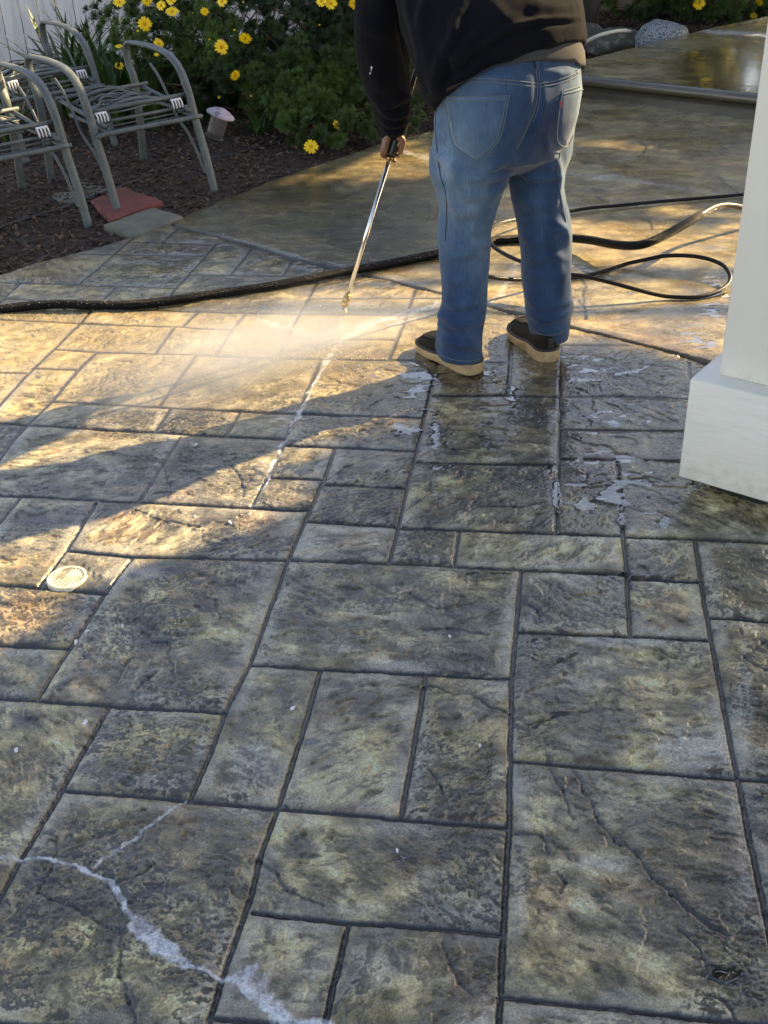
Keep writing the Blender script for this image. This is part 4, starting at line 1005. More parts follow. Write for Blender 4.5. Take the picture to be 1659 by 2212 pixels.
# ------------------------------------------------------------------ hoses on the paving
M_HOSE = mat('wet_black_rubber', (.004, .004, .004), .42, bump=1.0, bscale=210, spec=.18)
M_HOSE2 = mat('black_hose', (.006, .006, .007), .36, spec=.22, bump=.1, bscale=90)
M_HOSE3 = mat('glint_tan_hose', (.05, .042, .03), .30, spec=.25)  # tan of the sun glint on wet black hose, put into the colour
def mD(x, y): X, Y, k = CROP['m']; return (X+x/k)*.864, (Y+y/k)*.864
r1 = .019
PH = [(-120, 678, r1), (0, 668, r1), (60, 661, r1), (130, 657, r1), (215, 659, r1), (300, 657, r1), (400, 645, r1), (470, 634, r1), (560, 622, r1), (640, 608, r1), (720, 592, r1), (800, 577, r1), (880, 561, r1), (950, 547, r1), (1010, 540, r1)]
PH += [(*mD(x, y), z) for x, y, z in ((60, 468, .018), (140, 460, .018), (240, 452, .02), (380, 442, .03), (515, 450, .045), (640, 462, .06), (780, 488, .08), (900, 492, .10), (1000, 465, .12), (1150, 388, .14), (1270, 318, .15))]
hose_obj('water_hose', PH, .0190, M_HOSE, 'thick wet black hose lying right across the paving in front of the person', 'hose')
hose_obj('hose_end', [(*mD(x, y), z) for x, y, z in ((1270, 318, .15), (1340, 278, .15), (1400, 262, .14), (1470, 266, .12), (1540, 284, .09), (1640, 310, .05), (1800, 350, .02))], .0135, M_HOSE3, 'end of the thick black hose near the post, sun glint painted into its tan', 'hose')
PL = [(*mD(x, y), z) for x, y, z in ((1900, 150, .012), (1720, 175, .012), (1545, 196, .012), (1300, 218, .014), (1050, 238, .016), (800, 262, .016), (640, 276, .018), (500, 297, .02), (350, 318, .03), (215, 342, .05), (110, 365, .07), (55, 398, .09), (42, 440, .11), (70, 490, .13), (130, 535, .13), (245, 588, .12), (400, 630, .11), (515, 658, .10), (620, 674, .09), (760, 708, .07), (900, 746, .045), (1000, 772, .025), (1100, 788, .012), (1250, 790, .010), (1360, 762, .012), (1425, 720, .02), (1442, 672, .035), (1410, 615, .05), (1340, 578, .06), (1250, 557, .065), (1150, 550, .06), (1050, 555, .05), (950, 575, .035), (850, 597, .02), (740, 633, .012), (640, 660, .012), (540, 678, .012), (430, 690, .02))]
PT = [gp(x, y, z) for x, y, z in PL]
PT += [at(1035, 590, 4.15), at(1020, 480, 4.12), at(1000, 330, 4.06), at(985, 150, 4.02), at(950, 40, 4.06)]
mb = MB(); tube(mb, smoothpath(PT, 7), .0085, 10); mb.build('pressure_hose', M_HOSE2, label='thin black pressure hose looping behind the person and right to the post', cat='hose')

# ------------------------------------------------------------------ drain
M_DRAIN = mat('white_plastic_drain', (.74, .70, .58), .5, col2=(.50, .46, .34), vscale=30, bump=.2, bscale=200); M_HOLE = mat('drain_hole', (.05, .045, .03), .9)
def make_drain():
    c = gp(145, 1250); t = empty('drain_grate', c, label='round white slotted drain cover set in the paving', cat='drain'); r = .052
    def ring(rr, z): return [c+np.array([rr*math.cos(q), rr*math.sin(q), z]) for q in np.linspace(0, 2*math.pi, 48, endpoint=False)]
    mb = MB(); loft(mb, [ring(r, -.01), ring(r, .004), ring(r-.002, .006), ring(r-.010, .006), ring(r-.011, .0025)], caps=False); mb.build('rim', M_DRAIN, t)
    mb = MB(); loft(mb, [ring(r-.009, .0), ring(r-.0095, .001)]); mb.build('drain_hole', M_HOLE, t)
    mb = MB(); a = R_(52); u = np.array([math.cos(a), math.sin(a), 0]); v = np.array([-u[1], u[0], 0])
    for k in range(-4, 5):
        o = k*.0098; L = math.sqrt(max((r-.010)**2-o*o, 0)); box(mb, c+v*o+[0, 0, .0032], (2*L, .0052, .004), [u, v, np.array([0, 0, 1.])], .0012)
    mb.build('bars', M_DRAIN, t); finish_world(t)
make_drain()

# ------------------------------------------------------------------ white post on its plinth
M_POST = mat('white_painted_wood', (.78, .76, .70), .42, col2=(.72, .70, .64), vscale=5, bump=.3, bscale=24, stretch=(1, 1, .16))
M_PLIN = mat('white_painted_plinth', (.78, .76, .70), .40, col2=(.71, .69, .63), vscale=6, bump=.3, bscale=30, stretch=(.3, .3, 1.4))
def grime(m_, z0, z1):
    n = m_.node_tree.nodes; l = m_.node_tree.links; b = n['Principled BSDF']; tc = n.new('ShaderNodeTexCoord'); sx = n.new('ShaderNodeSeparateXYZ'); l.new(tc.outputs['Object'], sx.inputs[0])
    mr = n.new('ShaderNodeMapRange'); mr.inputs[1].default_value = z1; mr.inputs[2].default_value = z0; l.new(sx.outputs['Z'], mr.inputs[0])
    no = n.new('ShaderNodeTexNoise'); no.inputs['Scale'].default_value = 38; no.inputs['Detail'].default_value = 6; l.new(tc.outputs['Object'], no.inputs['Vector'])
    m2 = n.new('ShaderNodeMapRange'); m2.inputs[1].default_value = .45; m2.inputs[2].default_value = .68; l.new(no.outputs['Fac'], m2.inputs[0])
    mu = n.new('ShaderNodeMath'); mu.operation = 'MULTIPLY'; l.new(mr.outputs[0], mu.inputs[0]); l.new(m2.outputs[0], mu.inputs[1]); m3 = n.new('ShaderNodeMath'); m3.operation = 'MULTIPLY'; m3.inputs[1].default_value = .25; l.new(mu.outputs[0], m3.inputs[0])
    mx = n.new('ShaderNodeMix'); mx.data_type = 'RGBA'; mx.inputs['B'].default_value = (.22, .18, .12, 1); src = b.inputs['Base Color'].links[0].from_socket; l.new(src, mx.inputs['A']); l.new(m3.outputs[0], mx.inputs['Factor']); l.new(mx.outputs['Result'], b.inputs['Base Color'])
grime(M_PLIN, .05, .16); grime(M_POST, .345, .40)
def make_post():
    A = gp(1464.5, 1030, .05); B = gp(1659, 1087, .05); u = (B-A)/np.linalg.norm(B-A); v = np.array([-u[1], u[0], 0]); S = .30
    if v[1] < 0: v = -v
    zt = .352; c = A+u*S/2+v*S/2
    t = empty('porch_post', (c[0], c[1], 0), label='square white painted porch post with a wider plinth at the right edge', cat='post')
    mb = MB(); box(mb, (c[0], c[1], (.05+zt)/2), (S, S, zt-.05), [u, v, np.array([0, 0, 1.])], .006); o = mb.build('plinth', M_PLIN, t)
    ps = gp(1552, 810, zt); off = ps-A; e1 = off@u; e2 = off@v; s2 = S-2*min(e1, e2)
    c2 = np.array([*(ps[:2]+(u+v)[:2]*.105), 0])
    mb = MB(); box(mb, (c2[0], c2[1], 1.5), (.21, .21, 2*(1.5-zt)-.0), [u, v, np.array([0, 0, 1.])], .005); mb.build('shaft', M_POST, t)
    mb = MB(); box(mb, (c[0], c[1], .024), (.16, .16, .05), [u, v, np.array([0, 0, 1.])]); mb.build('metal_foot', M_FOOT, t)
    finish_world(t)
make_post()

# white flecks of old paint on the paving
M_FLECK = mat('white_fleck', (.72, .72, .74), .6)
for i, (x, y, s) in enumerate(((424, 962, .012), (165, 1388, .008), (183, 1563, .009), (633, 1530, .007), (972, 1376, .006), (1037, 1612, .006), (858, 1838, .006), (188, 1365, .005), (36, 1623, .009), (265, 1352, .006), (1510, 975, .005), (497, 1130, .008), (455, 1345, .004), (420, 1117, .007), (565, 1000, .007))):
    c = gp(x, y); a0 = rng.uniform(0, 6); mb = MB(); k = 9
    rr = [s*.75*rng.uniform(.45, 1.1)*(1+.5*math.cos(q*2*math.pi/k*2+a0)) for q in range(k)]
    loft(mb, [[c+np.array([rr[q]*f*math.cos(2*math.pi*q/k), rr[q]*f*math.sin(2*math.pi*q/k), z]) for q in range(k)] for f, z in ((1, -.006), (1, .0035), (.8, .0045))])
    mb.build('paint_fleck', M_FLECK, label='small white fleck stuck on the stamped paving', cat='fleck', group='white flecks on the paving')
# ------------------------------------------------------------------ the person
YAW = R_(28.0)
RM = np.array([math.cos(YAW), math.sin(YAW), 0]); FM = np.array([-math.sin(YAW), math.cos(YAW), 0]); UP = np.array([0, 0, 1.0])
def ell(c, a, b, ua, ub, k=28, p=2.3):
    th = np.linspace(0, 2*math.pi, k, endpoint=False); cs, sn_ = np.cos(th), np.sin(th)
    x = np.sign(cs)*np.abs(cs)**(2/p); y = np.sign(sn_)*np.abs(sn_)**(2/p)
    return np.asarray(c)+x[:, None]*a*ua+y[:, None]*b*ub
def hring(y, L, R, Yc, ka=1.0, kb=1.0, dz=0.0):      # horizontal ring from its outline
    c = at((L+R)/2, y, Yc); c = c+UP*dz; w_ = (R-L)/2/scale_at(c); return ell(c, w_*ka, w_*kb, RM, FM)
TORSO = [((937, 222), (1257, 108), 3.555, .165), ((916, 190), (1255, 92), 3.57, .185), ((905, 150), (1251, 60), 3.60, .195), ((890, 90), (1241, 18), 3.66, .20), ((868, 20), (1222, -42), 3.73, .19),
         ((850, -60), (1195, -115), 3.81, .17), ((840, -130), (1150, -180), 3.89, .145), ((880, -190), (1085, -215), 3.95, .10), ((945, -225), (1030, -238), 3.99, .062)]
def torso_rings(s=1.0, sb=1.0, upto=99):
    ctr = []; lat = []
    for (L, R, Yc, b) in TORSO:
        a0 = (R[0]-L[0])/2/700; l = at(L[0], L[1], Yc-.40*a0); r = at(R[0], R[1], Yc+.40*a0); ctr.append((l+r)/2); lat.append((r-l)/2)
    ctr = np.array(ctr); T, _, _ = frames(ctr); out = []
    for i, (L, R, Yc, b) in enumerate(TORSO[:upto]):
        a = np.linalg.norm(lat[i]); ua = lat[i]/a; t = T[i]-ua*(T[i]@ua); t /= np.linalg.norm(t); ub = np.cross(t, ua)
        if ub@FM < 0: ub = -ub
        out.append(ell(ctr[i], a*s, b*sb, ua, ub, 36, 2.35))
    return out, ctr
LLEG = [(262, 938, 1082, 3.53, 1, .8), (300, 933, 1092, 3.53, 1, .9), (330, 928, 1096, 3.53, 1, .95), (365, 930, 1100, 3.53, 1, 1), (400, 941, 1092, 3.535, 1, 1), (450, 955, 1070, 3.54, 1, 1.12), (500, 951, 1056, 3.545, 1, 1.12), (550, 951, 1053, 3.545, 1, 1.1), (600, 955, 1051, 3.54, 1, 1.08),
        (650, 957, 1050, 3.535, 1, 1.08), (690, 949, 1045, 3.53, 1, 1.05), (722, 945, 1037, 3.525, 1, 1.1), (752, 947, 1037, 3.525, 1, 1.15), (768, 952, 1037, 3.53, 1, 1.2)]
RLEG = [(262, 1086, 1248, 3.62, 1, .75), (300, 1080, 1238, 3.625, 1, .85), (330, 1075, 1231, 3.63, 1, .95), (365, 1100, 1215, 3.63, 1, 1.1), (400, 1106, 1210, 3.63, 1, 1.15), (430, 1110, 1215, 3.635, 1, 1.15), (460, 1118, 1225, 3.64, 1, 1.12), (500, 1124, 1231, 3.64, 1, 1.1), (550, 1130, 1230, 3.64, 1, 1.08),
        (600, 1131, 1228, 3.64, 1, 1.08), (640, 1136, 1229, 3.635, 1, 1.08), (662, 1139, 1235, 3.63, 1, 1.08), (684, 1143, 1227, 3.63, 1, 1.1), (710, 1149, 1226, 3.63, 1, 1.15), (730, 1151, 1221, 3.63, 1, 1.2)]
PELV = [(104, 968, 1262, 3.575, 1, .66), (140, 950, 1262, 3.575, 1.0, .72), (200, 938, 1262, 3.575, 1, .78), (250, 933, 1254, 3.575, 1, .80), (300, 930, 1240, 3.575, 1, .74), (335, 931, 1225, 3.575, 1, .66), (356, 940, 1208, 3.575, 1, .52), (374, 975, 1180, 3.575, 1, .34)]
def jeans_base(s=1.0):
    mb = MB()
    for T_ in (LLEG, RLEG):
        loft(mb, [hring(y, (L+R)/2-(R-L)/2*s, (L+R)/2+(R-L)/2*s, Yc, ka, kb) for y, L, R, Yc, ka, kb in T_])
    loft(mb, [hring(y, (L+R)/2-(R-L)/2*s, (L+R)/2+(R-L)/2*s, Yc, ka, kb) for y, L, R, Yc, ka, kb in PELV])
    return mb
LSL = [((862, -95), 3.86, .105), ((838, -40), 3.87, .100), ((825, 30), 3.88, .088), ((822, 90), 3.91, .086), ((829, 145), 3.935, .087), ((841, 195), 3.96, .077), ((846, 240), 3.975, .061), ((849, 275), 3.98, .048), ((850, 298), 3.98, .039)]
RSL = [((1130, -120), 4.03, .105), ((1140, -60), 4.12, .09), ((1130, 0), 4.20, .075), ((1060, 25), 4.18, .062), ((985, 35), 4.10, .05)]

persono = empty('person', (.46, 3.55, 0), label='person in a black sweatshirt and faded blue jeans, bending over to hold the spray lance', cat='person')
NOZ = at(742, 668, 3.87); HANDP = at(849, 318, 3.97); LD = (HANDP-NOZ)/np.linalg.norm(HANDP-NOZ)
TRG = NOZ+LD*(np.linalg.norm(HANDP-NOZ)+.44)

def hand(mb, c, ax, wrist, side):                    # a hand closed round a grip: c = grip centre, ax = grip axis, side = +1 fingers run left > far > right
    a1 = np.cross(ax, [0, 1.0, 0]); a1 /= np.linalg.norm(a1)
    if a1[0] > 0: a1 = -a1
    a2 = np.cross(ax, a1); a2 = a2 if a2[1] > 0 else -a2          # a1 = to picture left, a2 = away
    a1 = a1*side
    top = c+ax*.045+a1*.028-a2*.004; bot = c-ax*.030+a1*.026+a2*.002
    loft(mb, [ell(p, w_, t_, a2, a1, 14, 2.6) for p, w_, t_ in ((wrist, .024, .022), (wrist*.5+top*.5, .027, .019), (top, .033, .016), (c+ax*.01+a1*.030, .035, .0145), (bot, .030, .0125))])
    for k_, (o, L_) in enumerate(((.030, .92), (.008, 1.05), (-.014, 1.0), (-.035, .82))):
        cc = c+ax*o; pts = []; rr = []
        for q in range(9):
            th = R_(200-q*25.0*L_); R0 = .0275+.001*math.sin(q*1.6); pts.append(cc+(-a1*math.cos(th)+a2*math.sin(th))*R0-ax*.0012*q); rr.append((.0098-.00028*q)*(1.08 if q in (3, 6) else 1))
        tube(mb, pts, rr, 10)
        ellipsoid(mb, pts[-1], (rr[-1],)*3, nu=8, nv=6)
    tp = [top-a1*.010-a2*.020, c+ax*.036-a1*.020-a2*.026, c+ax*.014-a1*.027-a2*.018, c-ax*.006-a1*.029-a2*.006]
    tube(mb, smoothpath(tp, 3), np.linspace(.0145, .0098, 10), 10); ellipsoid(mb, tp[-1], (.0098,)*3, nu=8, nv=6)

def make_body():
    mb = MB(); rings, ctr = torso_rings(.84, .84); loft(mb, rings)
    j = jeans_base(.62); mb.add(np.concatenate(j.V), np.concatenate(j.Q), np.concatenate(j.T))
    for sl, cut in ((LSL, 0), (RSL, 0)):
        P = np.array([at(*p, Y) for p, Y, r in sl]); tube(mb, smoothpath(P, 3), np.interp(np.linspace(0, 1, (len(P)-1)*3+1), np.linspace(0, 1, len(P)), [r*.62 for p, Y, r in sl]), 14)
    hand(mb, HANDP, LD, at(850, 292, 3.98), 1)
    hand(mb, TRG-LD*.02+np.array([.01, .02, -.01]), LD, at(985, 35, 4.06), -1)
    # feet inside the boots
    for (hx, hy), d in ((BT[0][0], BT[0][1]), (BT[1][0], BT[1][1])):
        d3 = np.array([*d, 0]); tube(mb, [np.array([hx, hy, .056])+d3*.06, np.array([hx, hy, .052])+d3*.14, np.array([hx, hy, .045])+d3*.22], [.028, .026, .016], 10)
        tube(mb, [np.array([hx, hy, .05])+d3*.065, np.array([hx, hy, .2])+d3*.065], [.026, .034], 10)
    # neck and head
    n0 = ctr[-1]; look = NOZ-n0; look /= np.linalg.norm(look); hd = n0+UP*.14+FM*.10+RM*.0
    face = (FM*.75-UP*.66); face /= np.linalg.norm(face); upv = UP-face*(UP@face); upv /= np.linalg.norm(upv); lat = np.cross(face, upv)
    tube(mb, smoothpath([n0-UP*.04, n0+UP*.04+FM*.03, hd-upv*.06-face*.02], 4), .058, 14)
    ellipsoid(mb, hd+upv*.03-face*.012, (.076, .098, .092), [lat, face, upv], 28, 20)
    ellipsoid(mb, hd-upv*.045+face*.022, (.058, .072, .068), [lat, face, upv], 24, 16)
    ellipsoid(mb, hd-upv*.098+face*.068, (.024, .020, .018), [lat, face, upv], 14, 10)
    tube(mb, [hd+face*.086+upv*.012, hd+face*.102-upv*.012, hd+face*.110-upv*.030], [.008, .010, .014], 10)
    for s in (1, -1):
        ellipsoid(mb, hd+face*.100-upv*.033+lat*s*.011, (.008, .009, .007), [lat, face, upv], 10, 8)
        tube(mb, [hd+face*.080+upv*.030+lat*s*.012, hd+face*.078+upv*.033+lat*s*.032, hd+face*.058+upv*.028+lat*s*.052], [.009, .010, .007], 8)
        ellipsoid(mb, hd+face*.058-upv*.020+lat*s*.036, (.022, .022, .020), [lat, face, upv], 12, 8)
        tube(mb, smoothpath([hd+lat*s*.072+upv*.022-face*.008, hd+lat*s*.086+upv*.030-face*.018, hd+lat*s*.086+upv*.0-face*.020, hd+lat*s*.074-upv*.030-face*.008], 4), .0075, 8)
    for dz, rr in ((-.058, .0062), (-.067, .0068)):
        tube(mb, [hd+face*.080+upv*dz-lat*.022, hd+face*.092+upv*dz, hd+face*.080+upv*dz+lat*.022], [.003, rr, .003], 8)
    me = remesh(mb.mesh('body'), .0042, 2, .5)
    link('body', me, M_SKIN, persono)
    for s in (1, -1):
        e = MB(); ellipsoid(e, hd+face*.0735+upv*.012+lat*s*.032, (.0125, .0125, .0125), nu=14, nv=10); e.build('eye', M_EYE, persono)
    hm = MB(); ellipsoid(hm, hd+upv*.040-face*.020, (.083, .103, .095), [lat, face, upv], 36, 24, fn=lambda d: 1.0+.02*math.sin(d[0]*40)*math.sin(d[1]*33))
    V = hm.V[0]; rel = V-hd; keep = ~((rel@face > .045) & (rel@upv < .075)) & ~(rel@upv < -.05)
    hm.V[0] = np.where(keep[:, None], V, hd+upv*.03+(V-hd-upv*.03)*.80); hm.build('hair', M_HAIR, persono)
    return hd

M_SKIN = mat('skin', (.15, .072, .042), .5, col2=(.19, .09, .055), vscale=30, bump=.2, bscale=300, sss=.08)
M_EYE = mat('eye', (.6, .58, .55), .2); M_HAIR = mat('dark_hair', (.03, .022, .018), .7, bump=1, bscale=200)
BT = [((.345, 3.470), (-.54, .84), 1), ((.612, 3.545), (-.24, .97), -1)]
make_body()

def cloth_folds(me, folds, amp3=(.006, .004), seedv=0, vert=1.0):
    V, N = vget(me); px, py = proj(V); view = V-np.array([0, 0, CH]); view /= np.linalg.norm(view, axis=1)[:, None]; fac = np.clip(-(N*view).sum(1)*1.6, 0, 1)
    d = np.zeros(len(V))
    n1 = vn3(V[:, 0]*9, V[:, 1]*9, V[:, 2]*5*vert, seedv); n2 = vn3(V[:, 0]*20, V[:, 1]*20, V[:, 2]*13*vert, seedv+3)
    d += amp3[0]*(1-np.abs(n1-.5)*4)*.8+amp3[1]*(n2-.5)*2
    low = sstep(.30, .10, V[:, 2])+.6*np.exp(-((V[:, 2]-.48)/.07)**2)*vert; d += low*.010*(vn3(V[:, 0]*7+V[:, 2]*6, V[:, 1]*7, V[:, 2]*24, seedv+9)-.5)*(vert > .9)
    for pts, w_, a in folds:
        pts = [p for p in smoothpath(np.array([[a_, b_, 0.] for a_, b_ in pts]), 5)[:, :2]]; best = np.full(len(V), 1e9); tt = np.zeros(len(V)); tot = len(pts)-1
        for i, (p, q) in enumerate(zip(pts[:-1], pts[1:])):
            dd, t = seg_dist(px, py, p, q); s = dd < best; best[s] = dd[s]; tt[s] = (i+t[s])/tot
        bw = best/(w_*1.3); d += a*2.2*(1-.35*bw**2)*np.exp(-bw**2*.9)*(np.sin(np.pi*np.clip(tt*.9+.05, 0, 1))**.5)*fac
    vset(me, V+N*d[:, None]); return me

def denim():
    m_ = bpy.data.materials.new('faded_denim'); m_.use_nodes = True; n = m_.node_tree.nodes; l = m_.node_tree.links; b = n['Principled BSDF']
    at_ = n.new('ShaderNodeAttribute'); at_.attribute_name = 'fade'; tc = n.new('ShaderNodeTexCoord')
    mp = n.new('ShaderNodeMapping'); mp.inputs['Scale'].default_value = (240, 240, 18); l.new(tc.outputs['Object'], mp.inputs[0])
    no = n.new('ShaderNodeTexNoise'); no.inputs['Scale'].default_value = 1; no.inputs['Detail'].default_value = 3; l.new(mp.outputs[0], no.inputs['Vector'])
    ma = n.new('ShaderNodeMath'); ma.operation = 'MULTIPLY_ADD'; ma.inputs[1].default_value = .34; l.new(no.outputs['Fac'], ma.inputs[0])
    sb = n.new('ShaderNodeMath'); sb.operation = 'SUBTRACT'; sb.inputs[1].default_value = .17; l.new(at_.outputs['Fac'], sb.inputs[0]); l.new(sb.outputs[0], ma.inputs[2])
    cr = n.new('ShaderNodeValToRGB'); e = cr.color_ramp.elements; e[0].position = 0; e[0].color = (.010, .026, .070, 1); e[1].position = 1; e[1].color = (.24, .34, .44, 1)
    x = e.new(.35); x.color = (.026, .066, .140, 1); x = e.new(.68); x.color = (.080, .148, .230, 1)
    l.new(ma.outputs[0], cr.inputs[0]); l.new(cr.outputs[0], b.inputs['Base Color']); b.inputs['Roughness'].default_value = .85; b.inputs['Specular IOR Level'].default_value = .2
    bp = n.new('ShaderNodeBump'); bp.inputs['Strength'].default_value = .25; bp.inputs['Distance'].default_value = .002; l.new(no.outputs['Fac'], bp.inputs['Height']); l.new(bp.outputs[0], b.inputs['Normal'])
    b.inputs['Sheen Weight'].default_value = .15
    return m_
M_DENIM = denim(); M_THREAD = mat('seam_thread', (.13, .16, .19), .85); M_THREADD = mat('dark_seam', (.030, .050, .085), .85)
JF = [([(955, 640), (985, 660), (1030, 650)], 9, .007), ([(950, 676), (990, 700), (1040, 690)], 8, .009), ([(945, 700), (975, 712)], 7, .006), ([(985, 700), (1010, 735), (1034, 762)], 8, .006), ([(950, 730), (1000, 745), (1036, 738)], 8, .006), ([(955, 600), (980, 610), (1010, 600)], 8, .003), ([(958, 660), (948, 705)], 8, .006),
      ([(1140, 640), (1175, 662), (1234, 652)], 9, .008), ([(1143, 672), (1180, 690), (1230, 675)], 8, .008), ([(1150, 700), (1190, 715), (1226, 700)], 8, .006), ([(1195, 480), (1225, 495)], 8, .006), ([(1190, 505), (1215, 500), (1230, 520)], 8, .006), ([(1200, 545), (1212, 600), (1210, 640)], 9, .004), ([(1125, 500), (1150, 520), (1175, 515)], 9, .004),
      ([(1118, 345), (1080, 352), (1050, 375)], 10, .006), ([(1112, 360), (1085, 400), (1060, 440)], 10, .005), ([(1115, 365), (1150, 350), (1180, 355)], 10, .005), ([(935, 330), (960, 345), (985, 375)], 9, .007), ([(928, 345), (950, 400), (985, 440)], 9, .005), ([(940, 250), (950, 300), (948, 330)], 8, .005),
      ([(1195, 330), (1205, 370), (1200, 430)], 8, .007), ([(1180, 300), (1190, 380)], 8, .004), ([(965, 440), (1000, 455), (1045, 450)], 10, .004), ([(1120, 430), (1160, 445), (1205, 440)], 10, .004), ([(1000, 350), (1005, 430), (1000, 480)], 12, .004), ([(1040, 360), (1035, 430)], 10, .003),
      ([(1100, 372), (1060, 385), (1010, 380)], 7, .006), ([(1125, 372), (1160, 385), (1200, 378)], 7, .006), ([(1095, 395), (1050, 420), (1000, 418)], 8, .004), ([(1055, 520), (1020, 535), (975, 528)], 8, .005), ([(1050, 556), (1015, 548), (970, 560)], 8, .005), ([(1225, 560), (1185, 552), (1145, 566)], 8, .005), ([(1225, 590), (1190, 600), (1150, 592)], 8, .004),
      ([(1160, 130), (1160, 240), (1120, 330)], 7, -.004), ([(1180, 150), (1215, 160), (1262, 150)], 8, .003), ([(1020, 165), (1080, 172)], 8, .003)]
jm = remesh(jeans_base().mesh('jeans'), .0062, 5, .6)
cloth_folds(jm, JF, (.0042, .0028), 31)
V, N = vget(jm); px, py = proj(V)
fd = .36+.32*(vn3(V[:, 0]*5, V[:, 1]*5, V[:, 2]*3.5, 77)-.5)+.30*(vn3(V[:, 0]*26, V[:, 1]*26, V[:, 2]*7, 78)-.5)+.22*(vn3(V[:, 0]*45, V[:, 1]*45, V[:, 2]*40, 79)-.5)*.55
for cx, cy, rx, ry, a in ((955, 330, 32, 110, .30), (1030, 275, 60, 60, .14), (1003, 420, 34, 110, .25), (1250, 215, 16, 80, .28), (1222, 360, 14, 70, .25), (1158, 430, 20, 90, .05), (1000, 560, 30, 60, .06), (1070, 160, 120, 18, .0), (1160, 300, 40, 80, -.14), (1190, 560, 60, 190, -.10), (1000, 690, 60, 70, -.10), (1100, 330, 22, 40, -.08), (1085, 140, 120, 22, -.12), (1180, 480, 20, 60, .06)):
    fd += a*np.exp(-(((px-cx)/rx)**2+((py-cy)/ry)**2))
fattr(jm, 'fade', np.clip(fd, 0, 1))
jeans = link('jeans', jm, M_DENIM, persono, label='faded blue denim jeans')
bvh = BVHTree.FromPolygons([tuple(v) for v in vget(jm)[0]], [tuple(p.vertices) for p in jm.polygons])
def surf(x, y, off=.002, tree=None):
    o = Vector((0, 0, CH)); d = Vector(rayv(x, y)).normalized(); hit = (tree or bvh).ray_cast(o, d)
    if hit[0] is None:
        co, no, i, ds = (tree or bvh).find_nearest(o+d*3.9)
        hit = (tree or bvh).find_nearest(Vector(at(x, y, 3.5)))
    return np.array(hit[0])+np.array(hit[1])*off
def seam(pts, r=.0017, off=.0010, m_=None, name='seam', parent=None, n=6):
    P2 = smoothpath(np.array([[a, b, 0] for a, b in pts], float), n); P = np.array([surf(p[0], p[1], off) for p in P2])
    for _ in range(2): P[1:-1] = P[1:-1]*.5+(P[:-2]+P[2:])*.25
    mb = MB(); tube(mb, P, r, 6); return mb.build(name, m_ or M_THREAD, parent or jeans)
def pocket(top, bot, name='pocket', lab=None):
    def along(pl, s):
        pl = np.array(pl, float); L = np.r_[0, np.cumsum(np.linalg.norm(np.diff(pl, axis=0), axis=1))]; return np.array([np.interp(s*L[-1], L, pl[:, 0]), np.interp(s*L[-1], L, pl[:, 1])])
    nu, nv = 22, 22; G = []; F = []
    for j in range(nv):
        for i in range(nu):
            s, t = i/(nu-1), j/(nv-1); p = along(top, s)*(1-t)+along(bot, s)*t
            e = min(i, j, nu-1-i, nv-1-j); off = (.0004, .0042, .0040)[min(e, 2)]; G.append(surf(p[0], p[1], off)); F.append(fd_at(p[0], p[1])+(.16 if e <= 1 else .02))
    G = np.array(G).reshape(nv, nu, 3)
    for _ in range(2): G[1:-1, 1:-1] = G[1:-1, 1:-1]*.5+(G[:-2, 1:-1]+G[2:, 1:-1]+G[1:-1, :-2]+G[1:-1, 2:])*.125
    idx = np.arange(nu*nv).reshape(nv, nu); Q = np.stack([idx[:-1, :-1], idx[1:, :-1], idx[1:, 1:], idx[:-1, 1:]], -1).reshape(-1, 4)
    me = mkmesh(name, G.reshape(-1, 3), Q); fattr(me, 'fade', np.clip(F, 0, 1)); o = link(name, me, M_DENIM, jeans)
    return o
def fd_at(x, y):
    i = np.argmin((px-x)**2+(py-y)**2+1e4*(N[:, 1] > .2)); return fd[i]
p1_ = pocket([(960, 209), (1101, 206)], [(980, 312), (1028, 346), (1076, 308)])
p2_ = pocket([(1212, 196), (1259, 184)], [(1201, 303), (1222, 316), (1246, 262)])
seam([(961, 210), (1030, 208), (1101, 207)], .0013, .0055); seam([(962, 219), (1030, 217), (1098, 216)], .0011, .0052)
seam([(961, 212), (972, 262), (980, 311), (1028, 345), (1075, 307), (1090, 258), (1100, 208)], .0012, .005, n=4); seam([(968, 218), (978, 262), (986, 307), (1028, 337), (1069, 304), (1084, 258), (1093, 216)], .0010, .005, n=4)
seam([(1213, 197), (1235, 191), (1258, 186)], .0013, .0055); seam([(1213, 204), (1235, 199), (1256, 194)], .0011, .0055); seam([(1213, 198), (1205, 250), (1201, 302), (1222, 315), (1235, 290)], .0012, .005)
seam([(1010, 168), (1060, 170), (1110, 174), (1159, 180)], .0012); seam([(1005, 176), (1060, 178), (1110, 182), (1159, 188)], .0011)
seam([(1162, 181), (1200, 174), (1235, 162), (1261, 148)], .0012); seam([(1162, 188), (1200, 182), (1235, 170), (1261, 156)], .0011)
seam([(1157, 140), (1161, 190), (1158, 225), (1146, 260), (1118, 320)], .0014); seam([(1163, 140), (1167, 190), (1164, 228), (1151, 265)], .0011)
seam([(944, 222), (941, 270), (944, 318), (952, 380), (965, 430), (962, 520)], .0016, m_=M_THREADD)
seam([(948, 764), (975, 776), (1010, 780), (1036, 776)], .0012); seam([(1154, 716), (1180, 724), (1214, 718)], .0012)
seam([(1210, 330), (1204, 370), (1212, 430), (1222, 480)], .0014, m_=M_THREADD)
for (x0, y0, x1, y1) in ((1156, 116, 1160, 148), (1231, 112, 1237, 138)):
    mb = MB(); P = [surf(x0+(x1-x0)*t, y0+(y1-y0)*t, .006 if 0 < t < 1 else .001) for t in (0, .15, .5, .85, 1)]; band(mb, P, .013, .003, RM); ob = mb.build('belt_loop', M_DENIM, jeans); fattr(ob.data, 'fade', np.full(len(ob.data.vertices), .35))
